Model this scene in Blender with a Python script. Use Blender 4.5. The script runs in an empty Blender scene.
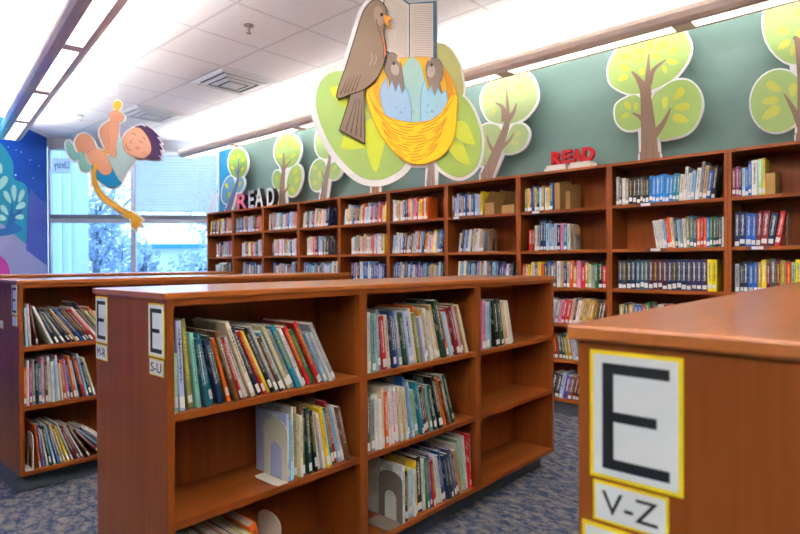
import bpy, bmesh, math, random
from mathutils import Vector, Matrix

random.seed(7)
SC = bpy.context.scene
COL = SC.collection

# ------------------------------------------------------------------ camera, world, exposure
EYE = Vector((0.0, 0.0, 1.2))
FPX, YAW, PITCH, ROLL = 566.1, 0.7399, -0.0077, -0.0049
Fv = Vector((-math.sin(YAW) * math.cos(PITCH), math.cos(YAW) * math.cos(PITCH), math.sin(PITCH)))
R0 = Vector((math.cos(YAW), math.sin(YAW), 0.0))
U0 = R0.cross(Fv)
Rv = R0 * math.cos(ROLL) + U0 * math.sin(ROLL)
Uv = -R0 * math.sin(ROLL) + U0 * math.cos(ROLL)
cd = bpy.data.cameras.new('camera')
cam = bpy.data.objects.new('camera', cd)
COL.objects.link(cam)
m = Matrix((Rv, Uv, -Fv)).transposed().to_4x4()
m.translation = EYE
cam.matrix_world = m
cd.sensor_width = 36.0
cd.lens = FPX * 36.0 / 800.0
cd.clip_start = 0.02
cd.dof.use_dof = True
cd.dof.focus_distance = 2.4
cd.dof.aperture_fstop = 4.5
SC.camera = cam
SC.view_settings.view_transform = 'Standard'
SC.view_settings.look = 'None'
SC.view_settings.exposure = 1.22
SC.view_settings.gamma = 1.0
SC.view_settings.use_curve_mapping = False

W = bpy.data.worlds.new('sky')
SC.world = W
W.use_nodes = True
bg = W.node_tree.nodes['Background']
bg.inputs[0].default_value = (0.66, 0.83, 1.0, 1)
bg.inputs[1].default_value = 1.7




def lin(h):
    if isinstance(h, tuple):
        return h
    v = [int(h[i:i + 2], 16) / 255 for i in (0, 2, 4)]
    return tuple((c / 12.92 if c <= .04045 else ((c + .055) / 1.055) ** 2.4) for c in v)


# ------------------------------------------------------------------ materials
MATS = {}


def new_mat(name):
    mt = bpy.data.materials.new(name)
    mt.use_nodes = True
    nt = mt.node_tree
    return mt, nt, nt.nodes['Principled BSDF'], nt.nodes, nt.links


def plain(name, hexcol, rough=.5, metal=0.0, spec=.5, emit=None, estr=1.0):
    if name in MATS:
        return MATS[name]
    mt, nt, b, N, L = new_mat(name)
    c = lin(hexcol)
    # a faint procedural mottling keeps big flat surfaces from looking synthetic
    tc = N.new('ShaderNodeTexCoord')
    nz = N.new('ShaderNodeTexNoise'); nz.inputs['Scale'].default_value = 18
    mx = N.new('ShaderNodeMix'); mx.data_type = 'RGBA'
    mx.inputs[6].default_value = (*[x * .95 for x in c], 1)
    mx.inputs[7].default_value = (*[min(1, x * 1.05) for x in c], 1)
    L.new(tc.outputs['Object'], nz.inputs['Vector'])
    L.new(nz.outputs['Fac'], mx.inputs[0])
    L.new(mx.outputs[2], b.inputs['Base Color'])
    b.inputs['Roughness'].default_value = rough
    b.inputs['Metallic'].default_value = metal
    b.inputs['Specular IOR Level'].default_value = spec
    if emit is not None:
        b.inputs['Emission Color'].default_value = (*lin(emit), 1)
        b.inputs['Emission Strength'].default_value = estr
    MATS[name] = mt
    return mt


def wood(name, axis, dark, light, rough, coat=0.0, spec=.22):
    mt, nt, b, N, L = new_mat(name)
    tc = N.new('ShaderNodeTexCoord')
    mp = N.new('ShaderNodeMapping')
    s = [26.0, 26.0, 26.0]
    s[axis] = 1.3
    mp.inputs['Scale'].default_value = s
    nz = N.new('ShaderNodeTexNoise'); nz.inputs['Scale'].default_value = 1.0
    nz.inputs['Detail'].default_value = 7; nz.inputs['Roughness'].default_value = .62
    nz.inputs['Distortion'].default_value = .5
    mp2 = N.new('ShaderNodeMapping')
    s2 = [3.0, 3.0, 3.0]; s2[axis] = .5
    mp2.inputs['Scale'].default_value = s2
    n2 = N.new('ShaderNodeTexNoise'); n2.inputs['Scale'].default_value = 1.4; n2.inputs['Detail'].default_value = 3
    add = N.new('ShaderNodeMath'); add.operation = 'MULTIPLY_ADD'
    add.inputs[1].default_value = .55
    mul = N.new('ShaderNodeMath'); mul.operation = 'MULTIPLY'; mul.inputs[1].default_value = .45
    rp = N.new('ShaderNodeValToRGB')
    rp.color_ramp.elements[0].position = .30; rp.color_ramp.elements[0].color = (*lin(dark), 1)
    rp.color_ramp.elements[1].position = .72; rp.color_ramp.elements[1].color = (*lin(light), 1)
    L.new(tc.outputs['Object'], mp.inputs[0]); L.new(mp.outputs[0], nz.inputs['Vector'])
    L.new(tc.outputs['Object'], mp2.inputs[0]); L.new(mp2.outputs[0], n2.inputs['Vector'])
    L.new(n2.outputs['Fac'], mul.inputs[0])
    L.new(nz.outputs['Fac'], add.inputs[0]); L.new(mul.outputs[0], add.inputs[2])
    L.new(add.outputs[0], rp.inputs[0]); L.new(rp.outputs[0], b.inputs['Base Color'])
    b.inputs['Roughness'].default_value = rough
    b.inputs['Coat Weight'].default_value = coat
    b.inputs['Specular IOR Level'].default_value = spec
    b.inputs['Coat Roughness'].default_value = .15
    MATS[name] = mt
    return mt


WD, WL = '6c310f', '9e5320'
wood_v = wood('cherry laminate vertical grain', 2, WD, WL, .42)
wood_x = wood('cherry laminate grain along the wall', 0, WD, WL, .42)
wood_y = wood('cherry laminate grain along the stack', 1, WD, WL, .42)
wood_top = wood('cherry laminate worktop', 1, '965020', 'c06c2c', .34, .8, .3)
wood_wall_v = wood('cherry wall case vertical grain', 2, '70330f', 'a25522', .42)
wood_wall_x = wood('cherry wall case long grain', 0, '783813', 'aa5c22', .40)
rubber = plain('dark rubber base', '4a525c', .6)
white_card = plain('white card', 'e9e9ec', .5)
yellow_card = plain('yellow card', 'f0d312', .5)
ink_black = plain('black print', '15161c', .5)
paper = plain('book pages', 'dcd6c6', .8)
sticker = plain('white spine sticker', 'eceae6', .5)
dark_hole = plain('dark peg hole', '1a0c06', .8)


def book_mat():
    mt, nt, b, N, L = new_mat('printed book cover')
    ca = N.new('ShaderNodeVertexColor'); ca.layer_name = 'col'
    ci = N.new('ShaderNodeVertexColor'); ci.layer_name = 'ink'
    uv = N.new('ShaderNodeUVMap'); uv.uv_map = 'UVMap'
    sp = N.new('ShaderNodeSeparateXYZ')
    L.new(uv.outputs[0], sp.inputs[0])
    # lettering down the spine: noise blocks inside a centred band
    mp = N.new('ShaderNodeMapping'); mp.inputs['Scale'].default_value = (5, 26, 1)
    L.new(uv.outputs[0], mp.inputs[0])
    nz = N.new('ShaderNodeTexNoise'); nz.inputs['Scale'].default_value = 1.0; nz.inputs['Detail'].default_value = 2
    L.new(mp.outputs[0], nz.inputs['Vector'])
    fr = N.new('ShaderNodeMath'); fr.operation = 'FRACT'; L.new(sp.outputs[0], fr.inputs[0])

    def ramp(a, bb, src):
        r = N.new('ShaderNodeMapRange'); r.inputs[1].default_value = a; r.inputs[2].default_value = bb
        L.new(src, r.inputs[0]); return r.outputs[0]

    def mult(x, y):
        q = N.new('ShaderNodeMath'); q.operation = 'MULTIPLY'; L.new(x, q.inputs[0]); L.new(y, q.inputs[1]); return q.outputs[0]
    thr = ramp(.47, .53, nz.outputs['Fac'])
    band = mult(mult(ramp(.22, .3, fr.outputs[0]), ramp(.78, .7, fr.outputs[0])), mult(ramp(.30, .34, sp.outputs[1]), ramp(.93, .88, sp.outputs[1])))
    spine = mult(mult(thr, band), ca.outputs['Alpha'])
    # cover art: large soft patches on the boards
    n2 = N.new('ShaderNodeTexNoise'); n2.inputs['Scale'].default_value = 5.0; n2.inputs['Detail'].default_value = 3
    L.new(uv.outputs[0], n2.inputs['Vector'])
    inv = N.new('ShaderNodeMath'); inv.operation = 'SUBTRACT'; inv.inputs[0].default_value = 1.0; L.new(ca.outputs['Alpha'], inv.inputs[1])
    art = mult(mult(ramp(.52, .6, n2.outputs['Fac']), inv.outputs[0]), ramp(0, 2.2, sp.outputs[1]))
    sm = N.new('ShaderNodeMath'); sm.operation = 'ADD'; sm.use_clamp = True; L.new(spine, sm.inputs[0]); L.new(art, sm.inputs[1])
    mx = N.new('ShaderNodeMix'); mx.data_type = 'RGBA'
    L.new(sm.outputs[0], mx.inputs[0]); L.new(ca.outputs['Color'], mx.inputs[6]); L.new(ci.outputs['Color'], mx.inputs[7])
    L.new(mx.outputs[2], b.inputs['Base Color'])
    b.inputs['Roughness'].default_value = .35
    b.inputs['Specular IOR Level'].default_value = .3
    return mt


BOOK = book_mat()


def carpet_mat():
    mt, nt, b, N, L = new_mat('mottled blue and tan carpet')
    tc = N.new('ShaderNodeTexCoord')
    mp = N.new('ShaderNodeMapping'); mp.inputs['Scale'].default_value = (1.0, 1.6, 1)
    mp.inputs['Rotation'].default_value = (0, 0, .6)
    L.new(tc.outputs['Object'], mp.inputs[0])
    a = N.new('ShaderNodeTexNoise'); a.inputs['Scale'].default_value = 15; a.inputs['Detail'].default_value = 8; a.inputs['Roughness'].default_value = .75
    a.inputs['Distortion'].default_value = .35
    f = N.new('ShaderNodeTexNoise'); f.inputs['Scale'].default_value = 260; f.inputs['Detail'].default_value = 2
    L.new(mp.outputs[0], a.inputs['Vector']); L.new(tc.outputs['Object'], f.inputs['Vector'])
    ad = N.new('ShaderNodeMath'); ad.operation = 'MULTIPLY_ADD'; ad.inputs[1].default_value = .22
    L.new(f.outputs['Fac'], ad.inputs[0]); L.new(a.outputs['Fac'], ad.inputs[2])
    rp = N.new('ShaderNodeValToRGB'); e = rp.color_ramp.elements
    e[0].position = .42; e[0].color = (*lin('283450'), 1)
    e[1].position = .76; e[1].color = (*lin('918175'), 1)
    q = e.new(.55); q.color = (*lin('3e4a62'), 1)
    q = e.new(.64); q.color = (*lin('6c6b72'), 1)
    L.new(ad.outputs[0], rp.inputs[0]); L.new(rp.outputs[0], b.inputs['Base Color'])
    b.inputs['Roughness'].default_value = .95; b.inputs['Specular IOR Level'].default_value = .1
    bp = N.new('ShaderNodeBump'); bp.inputs['Strength'].default_value = .5; bp.inputs['Distance'].default_value = .004
    L.new(f.outputs['Fac'], bp.inputs['Height']); L.new(bp.outputs[0], b.inputs['Normal'])
    return mt


def ceiling_mat():
    mt, nt, b, N, L = new_mat('white acoustic ceiling tiles')
    tc = N.new('ShaderNodeTexCoord'); sp = N.new('ShaderNodeSeparateXYZ')
    L.new(tc.outputs['Object'], sp.inputs[0])

    def line(src, off):
        a = N.new('ShaderNodeMath'); a.operation = 'ADD'; a.inputs[1].default_value = off; L.new(src, a.inputs[0])
        p = N.new('ShaderNodeMath'); p.operation = 'PINGPONG'; p.inputs[1].default_value = .305; L.new(a.outputs[0], p.inputs[0])
        r = N.new('ShaderNodeMapRange'); r.inputs[1].default_value = .016; r.inputs[2].default_value = .010; L.new(p.outputs[0], r.inputs[0])
        return r.outputs[0]
    lx = line(sp.outputs[0], 2.9 + 6.1); ly = line(sp.outputs[1], -2.165 + 6.1)
    mxm = N.new('ShaderNodeMath'); mxm.operation = 'MAXIMUM'; L.new(lx, mxm.inputs[0]); L.new(ly, mxm.inputs[1])
    nz = N.new('ShaderNodeTexNoise'); nz.inputs['Scale'].default_value = 90; nz.inputs['Detail'].default_value = 3
    L.new(tc.outputs['Object'], nz.inputs['Vector'])
    rp = N.new('ShaderNodeValToRGB'); rp.color_ramp.elements[0].position = .3; rp.color_ramp.elements[0].color = (.82, .82, .83, 1)
    rp.color_ramp.elements[1].position = .6; rp.color_ramp.elements[1].color = (.91, .91, .91, 1)
    L.new(nz.outputs['Fac'], rp.inputs[0])
    mx = N.new('ShaderNodeMix'); mx.data_type = 'RGBA'; L.new(mxm.outputs[0], mx.inputs[0])
    L.new(rp.outputs[0], mx.inputs[6]); mx.inputs[7].default_value = (.70, .70, .73, 1)
    L.new(mx.outputs[2], b.inputs['Base Color']); b.inputs['Roughness'].default_value = .9
    return mt


def glass_mat():
    mt = bpy.data.materials.new('pale blue window glass'); mt.use_nodes = True
    nt = mt.node_tree; N = nt.nodes; L = nt.links
    N.remove(N['Principled BSDF'])
    t = N.new('ShaderNodeBsdfTransparent'); t.inputs[0].default_value = (.76, .88, 1.0, 1)
    g = N.new('ShaderNodeBsdfGlossy'); g.inputs['Roughness'].default_value = .03
    fr = N.new('ShaderNodeFresnel'); fr.inputs[0].default_value = 1.35
    mx = N.new('ShaderNodeMixShader'); L.new(fr.outputs[0], mx.inputs[0]); L.new(t.outputs[0], mx.inputs[1]); L.new(g.outputs[0], mx.inputs[2])
    L.new(mx.outputs[0], N['Material Output'].inputs[0])
    return mt


def blind_mat():
    mt, nt, b, N, L = new_mat('white translucent blind slats')
    b.inputs['Base Color'].default_value = (.85, .88, .92, 1); b.inputs['Roughness'].default_value = .5
    tr = N.new('ShaderNodeBsdfTranslucent'); tr.inputs[0].default_value = (.86, .92, .98, 1)
    mx = N.new('ShaderNodeMixShader'); mx.inputs[0].default_value = .7
    L.new(b.outputs[0], mx.inputs[1]); L.new(tr.outputs[0], mx.inputs[2]); L.new(mx.outputs[0], N['Material Output'].inputs[0])
    return mt


# ------------------------------------------------------------------ mesh helpers
class MB:
    def __init__(s):
        s.v = []; s.f = []; s.mi = []

    def box(s, x0, y0, z0, x1, y1, z1, mi=0):
        b = len(s.v)
        s.v += [(x0, y0, z0), (x1, y0, z0), (x1, y1, z0), (x0, y1, z0), (x0, y0, z1), (x1, y0, z1), (x1, y1, z1), (x0, y1, z1)]
        for q in ((0, 3, 2, 1), (4, 5, 6, 7), (0, 1, 5, 4), (1, 2, 6, 5), (2, 3, 7, 6), (3, 0, 4, 7)):
            s.f.append(tuple(b + i for i in q)); s.mi.append(mi)
        return s

    def prism(s, pts, ext, mi=0):
        """closed 3-D polygon pts swept along the vector ext"""
        n = len(pts); b = len(s.v); e = Vector(ext)
        s.v += [tuple(p) for p in pts] + [tuple(Vector(p) + e) for p in pts]
        nrm = Vector((0, 0, 0))
        for i in range(n):
            p, q = Vector(pts[i]), Vector(pts[(i + 1) % n])
            nrm += Vector(((p.y - q.y) * (p.z + q.z), (p.z - q.z) * (p.x + q.x), (p.x - q.x) * (p.y + q.y)))
        flip = nrm.dot(e) > 0
        lo = list(range(b, b + n)); hi = list(range(b + n, b + 2 * n))
        s.f.append(tuple(reversed(lo)) if flip else tuple(lo)); s.mi.append(mi)
        s.f.append(tuple(hi) if flip else tuple(reversed(hi))); s.mi.append(mi)
        for i in range(n):
            j = (i + 1) % n
            q = (b + i, b + j, b + n + j, b + n + i)
            s.f.append(q if flip else tuple(reversed(q))); s.mi.append(mi)
        return s

    def tube(s, path, r, seg=8, mi=0):
        path = [Vector(p) for p in path]; b = len(s.v); n = len(path)
        for i, p in enumerate(path):
            d = (path[min(i + 1, n - 1)] - path[max(i - 1, 0)]).normalized()
            a = d.orthogonal().normalized(); c = d.cross(a)
            rr = r[i] if isinstance(r, (list, tuple)) else r
            for k in range(seg):
                t = 2 * math.pi * k / seg
                s.v.append(tuple(p + a * math.cos(t) * rr + c * math.sin(t) * rr))
        for i in range(n - 1):
            for k in range(seg):
                k2 = (k + 1) % seg
                s.f.append((b + i * seg + k, b + i * seg + k2, b + (i + 1) * seg + k2, b + (i + 1) * seg + k)); s.mi.append(mi)
        s.f.append(tuple(b + k for k in reversed(range(seg)))); s.mi.append(mi)
        s.f.append(tuple(b + (n - 1) * seg + k for k in range(seg))); s.mi.append(mi)
        return s

    def mesh(s, name, mats):
        me = bpy.data.meshes.new(name); me.from_pydata(s.v, [], s.f)
        for q in (mats if isinstance(mats, (list, tuple)) else [mats]):
            me.materials.append(q)
        me.polygons.foreach_set('material_index', s.mi)
        me.update()
        return me

    def build(s, name, mats, parent=None, bevel=0.0, smooth=False):
        o = bpy.data.objects.new(name, s.mesh(name, mats)); COL.objects.link(o)
        if parent is not None:
            o.parent = parent
        if bevel:
            md = o.modifiers.new('edge', 'BEVEL'); md.width = bevel; md.segments = 2; md.limit_method = 'ANGLE'
        if smooth:
            for p in o.data.polygons:
                p.use_smooth = True
        return o


def tag(o, label, cat, group=None, kind=None):
    o['label'] = label
    if cat:
        o['category'] = cat
    if group:
        o['group'] = group
    if kind:
        o['kind'] = kind
    return o


def thing(name, label, cat, loc=(0, 0, 0), rot=(0, 0, 0), group=None):
    o = bpy.data.objects.new(name, None); COL.objects.link(o)
    o.empty_display_size = .05; o.location = loc; o.rotation_euler = rot
    return tag(o, label, cat, group)


def struct(o, label):
    o['kind'] = 'structure'; o['label'] = label
    return o


def copy_tree(o, parent=None):
    c = o.copy(); COL.objects.link(c)
    if parent is not None:
        c.parent = parent
    for ch in o.children:
        copy_tree(ch, c)
    return c


def text_mesh(name, txt, height, depth, mat, parent=None, mirror=False, squeeze=1.0, bold=0.0):
    """lettering lying in its own XZ plane, lower left corner at the origin, facing -Y"""
    cu = bpy.data.curves.new(name, 'FONT'); cu.body = txt; cu.extrude = depth / 2; cu.size = 1.0; cu.offset = bold
    t = bpy.data.objects.new(name + '_curve', cu); COL.objects.link(t)
    dg = bpy.context.evaluated_depsgraph_get()
    me = bpy.data.meshes.new_from_object(t.evaluated_get(dg))
    bpy.data.objects.remove(t); bpy.data.curves.remove(cu)
    xs = [v.co.x for v in me.vertices]; ys = [v.co.y for v in me.vertices]
    x0, y0, h = min(xs), min(ys), max(ys) - min(ys)
    s = height / h
    for v in me.vertices:
        x = (v.co.x - x0) * s * squeeze; z = (v.co.y - y0) * s; y = -v.co.z
        v.co = (-x if mirror else x, y, z)
    me.materials.clear(); me.materials.append(mat); me.name = name
    o = bpy.data.objects.new(name, me); COL.objects.link(o)
    if parent is not None:
        o.parent = parent
    return o


def ray(x, y):
    return Fv * FPX + Rv * (x - 400) + Uv * (267 - y)


# ------------------------------------------------------------------ the room
CEIL, YW = 3.02, 4.44
A = Vector((-9.23, 2.60, 0)); B = Vector((-7.70, YW, 0))
wd = (B - A).normalized(); wn = Vector((wd.y, -wd.x, 0))          # wn points into the room
md_ = wn                                                            # mural wall runs from A along wn
E1 = A + md_ * 8.27
outline = [(B.x, YW), (3.2, YW), (3.2, E1.y), (E1.x, E1.y), (A.x, A.y)]
outline = [Vector((x, y, 0)) for x, y in outline]


def slab(name, z0, z1, mat, label):
    # grown by the wall thickness so the walls stand on it
    c = sum(outline, Vector()) / len(outline)
    pts = [p + (p - c).normalized() * .22 for p in outline]
    o = MB().prism([(p.x, p.y, z0) for p in pts], (0, 0, z1 - z0)).build(name, mat)
    return struct(o, label)


slab('floor', -.1, 0, carpet_mat(), 'mottled blue and tan carpet floor')
slab('ceiling', CEIL, CEIL + .1, ceiling_mat(), 'white suspended ceiling of square acoustic tiles')
green = plain('sage green wall paint', '64807a', .7)
bluelit = plain('painted blue light on wall', '2088b4', .6)  # blue light falling on the wall's left end, put into its colour
offw = plain('muted sage wall paint', '5f7d72', .8)
bluep = plain('deep blue mural print', '083f9a', .6, spec=.12)
greyp = plain('grey window bulkhead', '8d94a0', .7)


def wall(name, p, q, mat, label, t=.12, z0=0, z1=CEIL):
    p, q = Vector(p), Vector(q); d = (q - p).normalized(); n = Vector((-d.y, d.x, 0))   # n: outward when walking clockwise
    pts = [p, q, q + n * t, p + n * t]
    o = MB().prism([(a.x, a.y, z0) for a in pts], (0, 0, z1 - z0)).build(name, mat)
    return struct(o, label)


wall('wall_back', (B.x + .55, YW, 0), (3.2, YW, 0), green, 'sage green wall behind the tall bookcases')
wall('wall_corner', (B.x, YW, 0), (B.x + .55, YW, 0), bluelit, 'strip of wall beside the window with blue light painted on')
wall('wall_right', (3.2, YW, 0), (3.2, E1.y, 0), offw, 'plain sage green side wall')
wall('wall_rear', (3.2, E1.y, 0), (E1.x, E1.y, 0), offw, 'plain sage green wall behind the viewer')
wall('wall_left', (E1.x, E1.y, 0), (A.x, A.y, 0), bluep, 'deep blue wall carrying a storybook mural')
# the window side: bulkhead above, sill wall below
HEAD, SILL = 2.885, .42
wall('wall_window', (A.x, A.y, 0), (B.x, B.y, 0), greyp, 'low wall under the big windows', z1=SILL)
wall('trim_1', (A.x, A.y, 0), (B.x, B.y, 0), greyp, 'grey bulkhead above the windows', z0=HEAD)


def wp(s, t, z):
    """point on the window side: s along it from the mural corner, t outward, z up"""
    p = A + wd * s - wn * t
    return (p.x, p.y, z)


WLEN = (B - A).length
alum = plain('pale grey aluminium frame', 'a9adb8', .4, .3)
alum_d = plain('dark grey aluminium rail', '5a616e', .45, .3)
glass = glass_mat()


def wbox(mb, s0, s1, t0, t1, z0, z1, mi=0):
    mb.prism([wp(s0, t0, z0), wp(s1, t0, z0), wp(s1, t1, z0), wp(s0, t1, z0)], (0, 0, z1 - z0), mi)


def zat(x, y):
    d = ray(x, y); k = (A - EYE).dot(wn) / d.dot(wn); return (EYE + d * k)


zm = zat(100, 219).z
mid = (zat(132.5, 219) - A).dot(wd)
for n, (s0, s1) in enumerate(((0.0, mid), (mid, WLEN))):
    o = bpy.data.objects.new('window_%d' % (n + 1), None); COL.objects.link(o)
    struct(o, 'tall window with a pale frame, %s' % ('beside the blue mural' if n == 0 else 'beside the wall strip with painted blue light'))
    fr = MB(); w = .03
    wbox(fr, s0, s0 + w, .02, .10, SILL, HEAD); wbox(fr, s1 - w, s1, .02, .10, SILL, HEAD)
    wbox(fr, s0 + w, s1 - w, .02, .10, SILL, SILL + .04); wbox(fr, s0 + w, s1 - w, .02, .10, HEAD - .03, HEAD)
    wbox(fr, s0 + w, s1 - w, .02, .10, zm - .055, zm + .005)
    fr.build('window_frame', alum, o)
    rl = MB(); wbox(rl, s0 + w, s1 - w, .0, .10, zm + .006, zm + .062); rl.build('transom_rail', alum_d, o)
    up = MB(); wbox(up, s0 + w, s1 - w, .058, .064, zm + .063, HEAD - .031); up.build('pane', glass, o)
    lo = MB(); wbox(lo, s0 + w, s1 - w, .058, .064, SILL + .041, zm - .056); lo.build('pane', glass, o)
# blind in the right hand upper pane
bl = thing('window_blind', 'white horizontal blind lowered over the upper right window pane', 'blind', wp(mid + .04, .01, HEAD - .03))
bm_ = blind_mat(); sl = MB(); hd = MB()
org = Vector(wp(mid + .04, .01, HEAD - .03))


def lw(s, t, z):
    return Vector(wp(mid + s, t, z)) - org


s0, s1 = .04, WLEN - mid - .04
z = HEAD - .10
while z > zm + .09:
    a = [lw(s0, .012, z + .017), lw(s1, .012, z + .017), lw(s1, .034, z - .017), lw(s0, .034, z - .017)]
    sl.prism(a, (0, 0, .0012)); z -= .042
sl.build('slats', bm_, bl)
hd.prism([lw(s0, .008, HEAD - .075), lw(s1, .008, HEAD - .075), lw(s1, .040, HEAD - .075), lw(s0, .040, HEAD - .075)], (0, 0, .043))
hd.build('head_rail', plain('blind head rail', 'd4dae2', .5), bl)
for k in (.25, .75):
    c = s0 + (s1 - s0) * k
    MB().tube([lw(c, .008, HEAD - .08), lw(c, .008, zm + .08)], .0015, 5).build('cord', white_card, bl)

# mirrored lettering on the upper left pane
sg = thing('window_sign', 'pale window sticker lettered Library seen from behind', 'sign', wp(.20, .054, 0))
rz = math.atan2(wd.y, wd.x)
sg.rotation_euler = (0, 0, rz)
c0, c1 = zat(51, 173), zat(69, 158)
p0 = zat(69, 173); sx = (p0 - A).dot(wd); sg.location = wp(sx, .050, p0.z)
wid = (p0 - c0).dot(wd); hgt = c1.z - c0.z
stk = MB().box(-wid, 0, 0, 0, .003, hgt).build('sticker', blind_mat(), sg)
tx = text_mesh('lettering', 'Library', hgt * .62, .002, plain('slate lettering', '5f7f9c', .5), stk, mirror=True, bold=.01)
k = (wid * .86) / max(1e-6, max(-v.co.x for v in tx.data.vertices))
tx.scale = (k, 1, 1); tx.location = (-wid * .07, -.002, hgt * .18)

# ------------------------------------------------------------------ outside
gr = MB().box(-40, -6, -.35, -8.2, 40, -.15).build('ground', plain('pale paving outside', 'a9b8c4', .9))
struct(gr, 'pale ground outside the windows')
# keep the outside ground clear of the room
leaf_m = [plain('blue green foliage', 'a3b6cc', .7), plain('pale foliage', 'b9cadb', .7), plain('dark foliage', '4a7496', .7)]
bark = plain('grey bark', '6a7880', .9)


def out_tree(px, dist, r, h, label, mi, n=900):
    d = ray(px, 267); d.z = 0; d.normalize()
    base = EYE + d * dist; base.z = -.15
    t = thing('leafy_tree', label, 'tree', base, group='trees outside the windows')
    tr = MB().tube([(0, 0, 0), (.05, .02, h * .4), (0, .05, h * .8)], [.09, .07, .03], 8)
    for k in range(7):
        a = random.random() * 6.28; z = h * (.3 + .06 * k)
        tr.tube([(0, 0, z), (math.cos(a) * r * .45, math.sin(a) * r * .45, z + h * .16), (math.cos(a) * r * .7, math.sin(a) * r * .7, z + h * .12)], [.04, .025, .01], 6)
    tr.build('trunk', bark, t)
    lv = MB()
    for k in range(n):
        a = random.random() * 6.283; u = random.uniform(-1, 1); w = random.random() ** .4; w *= 1 - .25 * (.5 + .5 * math.sin(a * 5 + u * 6))
        v = math.sqrt(1 - u * u) * w
        q = Vector((v * math.cos(a) * r, v * math.sin(a) * r, h * .6 + u * w * h * .4))
        if q.z < .3:
            continue
        s = .035 + random.random() * .05
        a = Vector((random.gauss(0, 1), random.gauss(0, 1), random.gauss(0, 1))).normalized(); b = a.orthogonal().normalized(); c = a.cross(b)
        bb = len(lv.v)
        lv.v += [tuple(q - b * s), tuple(q + c * s * .45), tuple(q + b * s), tuple(q - c * s * .45)]
        lv.f.append((bb, bb + 1, bb + 2, bb + 3)); lv.mi.append(0)
    lv.build('foliage', leaf_m[mi], t)


out_tree(94, 13.6, .7, 3.3, 'bluish leafy tree outside the left window, beside the mural', 0, 1500)
out_tree(120, 16.2, .85, 2.4, 'loose pale bush outside the left window, beside the centre mullion', 1, 1300)
out_tree(112, 19.0, 1.9, 5.6, 'broad pale tree far outside the left window', 1, 1500)
out_tree(143, 13.2, .42, 1.95, 'small bush just right of the centre mullion, outside', 0, 600)
out_tree(198, 12.0, .7, 1.7, 'low bush outside the right window beside the bookcase end', 1, 1100)
out_tree(214, 15.5, .9, 4.4, 'tall tree outside showing past the right edge of the blind', 0, 900)
d = ray(168, 267); d.z = 0; d.normalize()
q = EYE + d * 22; q.z = -.15
hb = thing('house', 'low white building with a blue roof edge outside the right window', 'building', q, (0, 0, YAW))
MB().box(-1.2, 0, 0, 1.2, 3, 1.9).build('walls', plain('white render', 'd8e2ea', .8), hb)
MB().box(-1.5, -.3, 1.9, 1.5, 3.3, 2.05).build('roof', plain('blue roof edge', '3f8fc8', .6), hb)
d = ray(60, 267); d.z = 0; d.normalize()
q = EYE + d * 11.9; q.z = -.15
pl = thing('porch_column', 'pale blue grooved column outside the left window by the mural', 'column', q, (0, 0, YAW))
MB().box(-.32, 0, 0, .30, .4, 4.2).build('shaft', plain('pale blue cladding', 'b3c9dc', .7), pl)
for k in (-.2, .0, .17):
    MB().box(k, -.02, 0, k + .05, -.001, 4.2).build('batten', plain('pale batten', 'c7d8e6', .7), pl)

# ------------------------------------------------------------------ mural
def on_left(x, y, off):
    d = ray(x, y); nrm = wd            # the mural wall's normal into the room is +wd
    k = (A - EYE).dot(nrm) / d.dot(nrm)
    return EYE + d * k + nrm * off


def smooth_poly(pts, n=6):
    P = [Vector((p[0], p[1], 0)) for p in pts]; out = []; m_ = len(P)
    for i in range(m_):
        p0, p1, p2, p3 = P[i - 1], P[i], P[(i + 1) % m_], P[(i + 2) % m_]
        for k in range(n):
            t = k / n
            q = .5 * ((2 * p1) + (-p0 + p2) * t + (2 * p0 - 5 * p1 + 4 * p2 - p3) * t * t + (-p0 + 3 * p1 - 3 * p2 + p3) * t ** 3)
            out.append((q.x, q.y))
    return out


def leaf_px(cx, cy, l, w, ang):
    a = math.radians(ang); ca, sa = math.cos(a), math.sin(a); out = []
    for t in range(12):
        u = t / 12 * 2 * math.pi
        x = math.cos(u) * l / 2; y = math.sin(u) * w / 2 * (1 - .35 * math.cos(u))
        out.append((cx + x * ca - y * sa, cy + x * sa + y * ca))
    return out


mu = thing('wall_mural', 'storybook mural with teal tree and lavender path on blue wall', 'mural', tuple(A + md_ * .6))
mo = Vector(mu.location)


def mpart(name, polys, col, lev, rough=.45):
    mb = MB()
    for p in polys:
        mb.prism([on_left(x, y, .001 + lev * .0012) - mo for x, y in p], wd * .0012)
    return mb.build(name, plain('mural ' + name + col, col, .6, spec=.12), mu)


mpart('tree_crown', [smooth_poly([(-40, 120), (-5, 138), (12, 160), (14, 178), (26, 186), (29, 210), (27, 245), (10, 258), (-20, 255), (-50, 230)])], '1f86a0', 0)
mpart('path', [[(-30, 215), (2, 224), (24, 243), (47, 258), (47, 300), (-30, 300)]], '9690b4', 1)
mpart('lavender_house', [[(30, 188), (39, 199), (47, 203), (47, 266), (26, 250), (27, 214)]], '4650a4', 2)
mpart('house_lines', [[(28, 214), (47, 219), (47, 220.2), (28, 215)], [(30, 232), (47, 240), (47, 241), (30, 233)]], '4a5fb0', 3)
mpart('tree_trunk', [smooth_poly([(-12, 228), (4, 228), (9, 215), (12, 203), (13, 214), (18, 210), (24, 203), (21, 213), (14, 222), (22, 230), (0, 236)])], '2a5f9a', 3)
mpart('leaf', [leaf_px(7, 197, 14, 5, 62), leaf_px(13.5, 193, 17, 5, 88), leaf_px(20.5, 196, 14, 5, 110), leaf_px(4, 210, 12, 5, 55), leaf_px(20, 206, 11, 6, 150), leaf_px(19, 217, 9, 5, 175),
               leaf_px(2, 183, 16, 7, 120), leaf_px(-1, 168, 12, 6, 70), leaf_px(2, 218, 8, 6, 20)], 'a8d2c6', 4)
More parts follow.
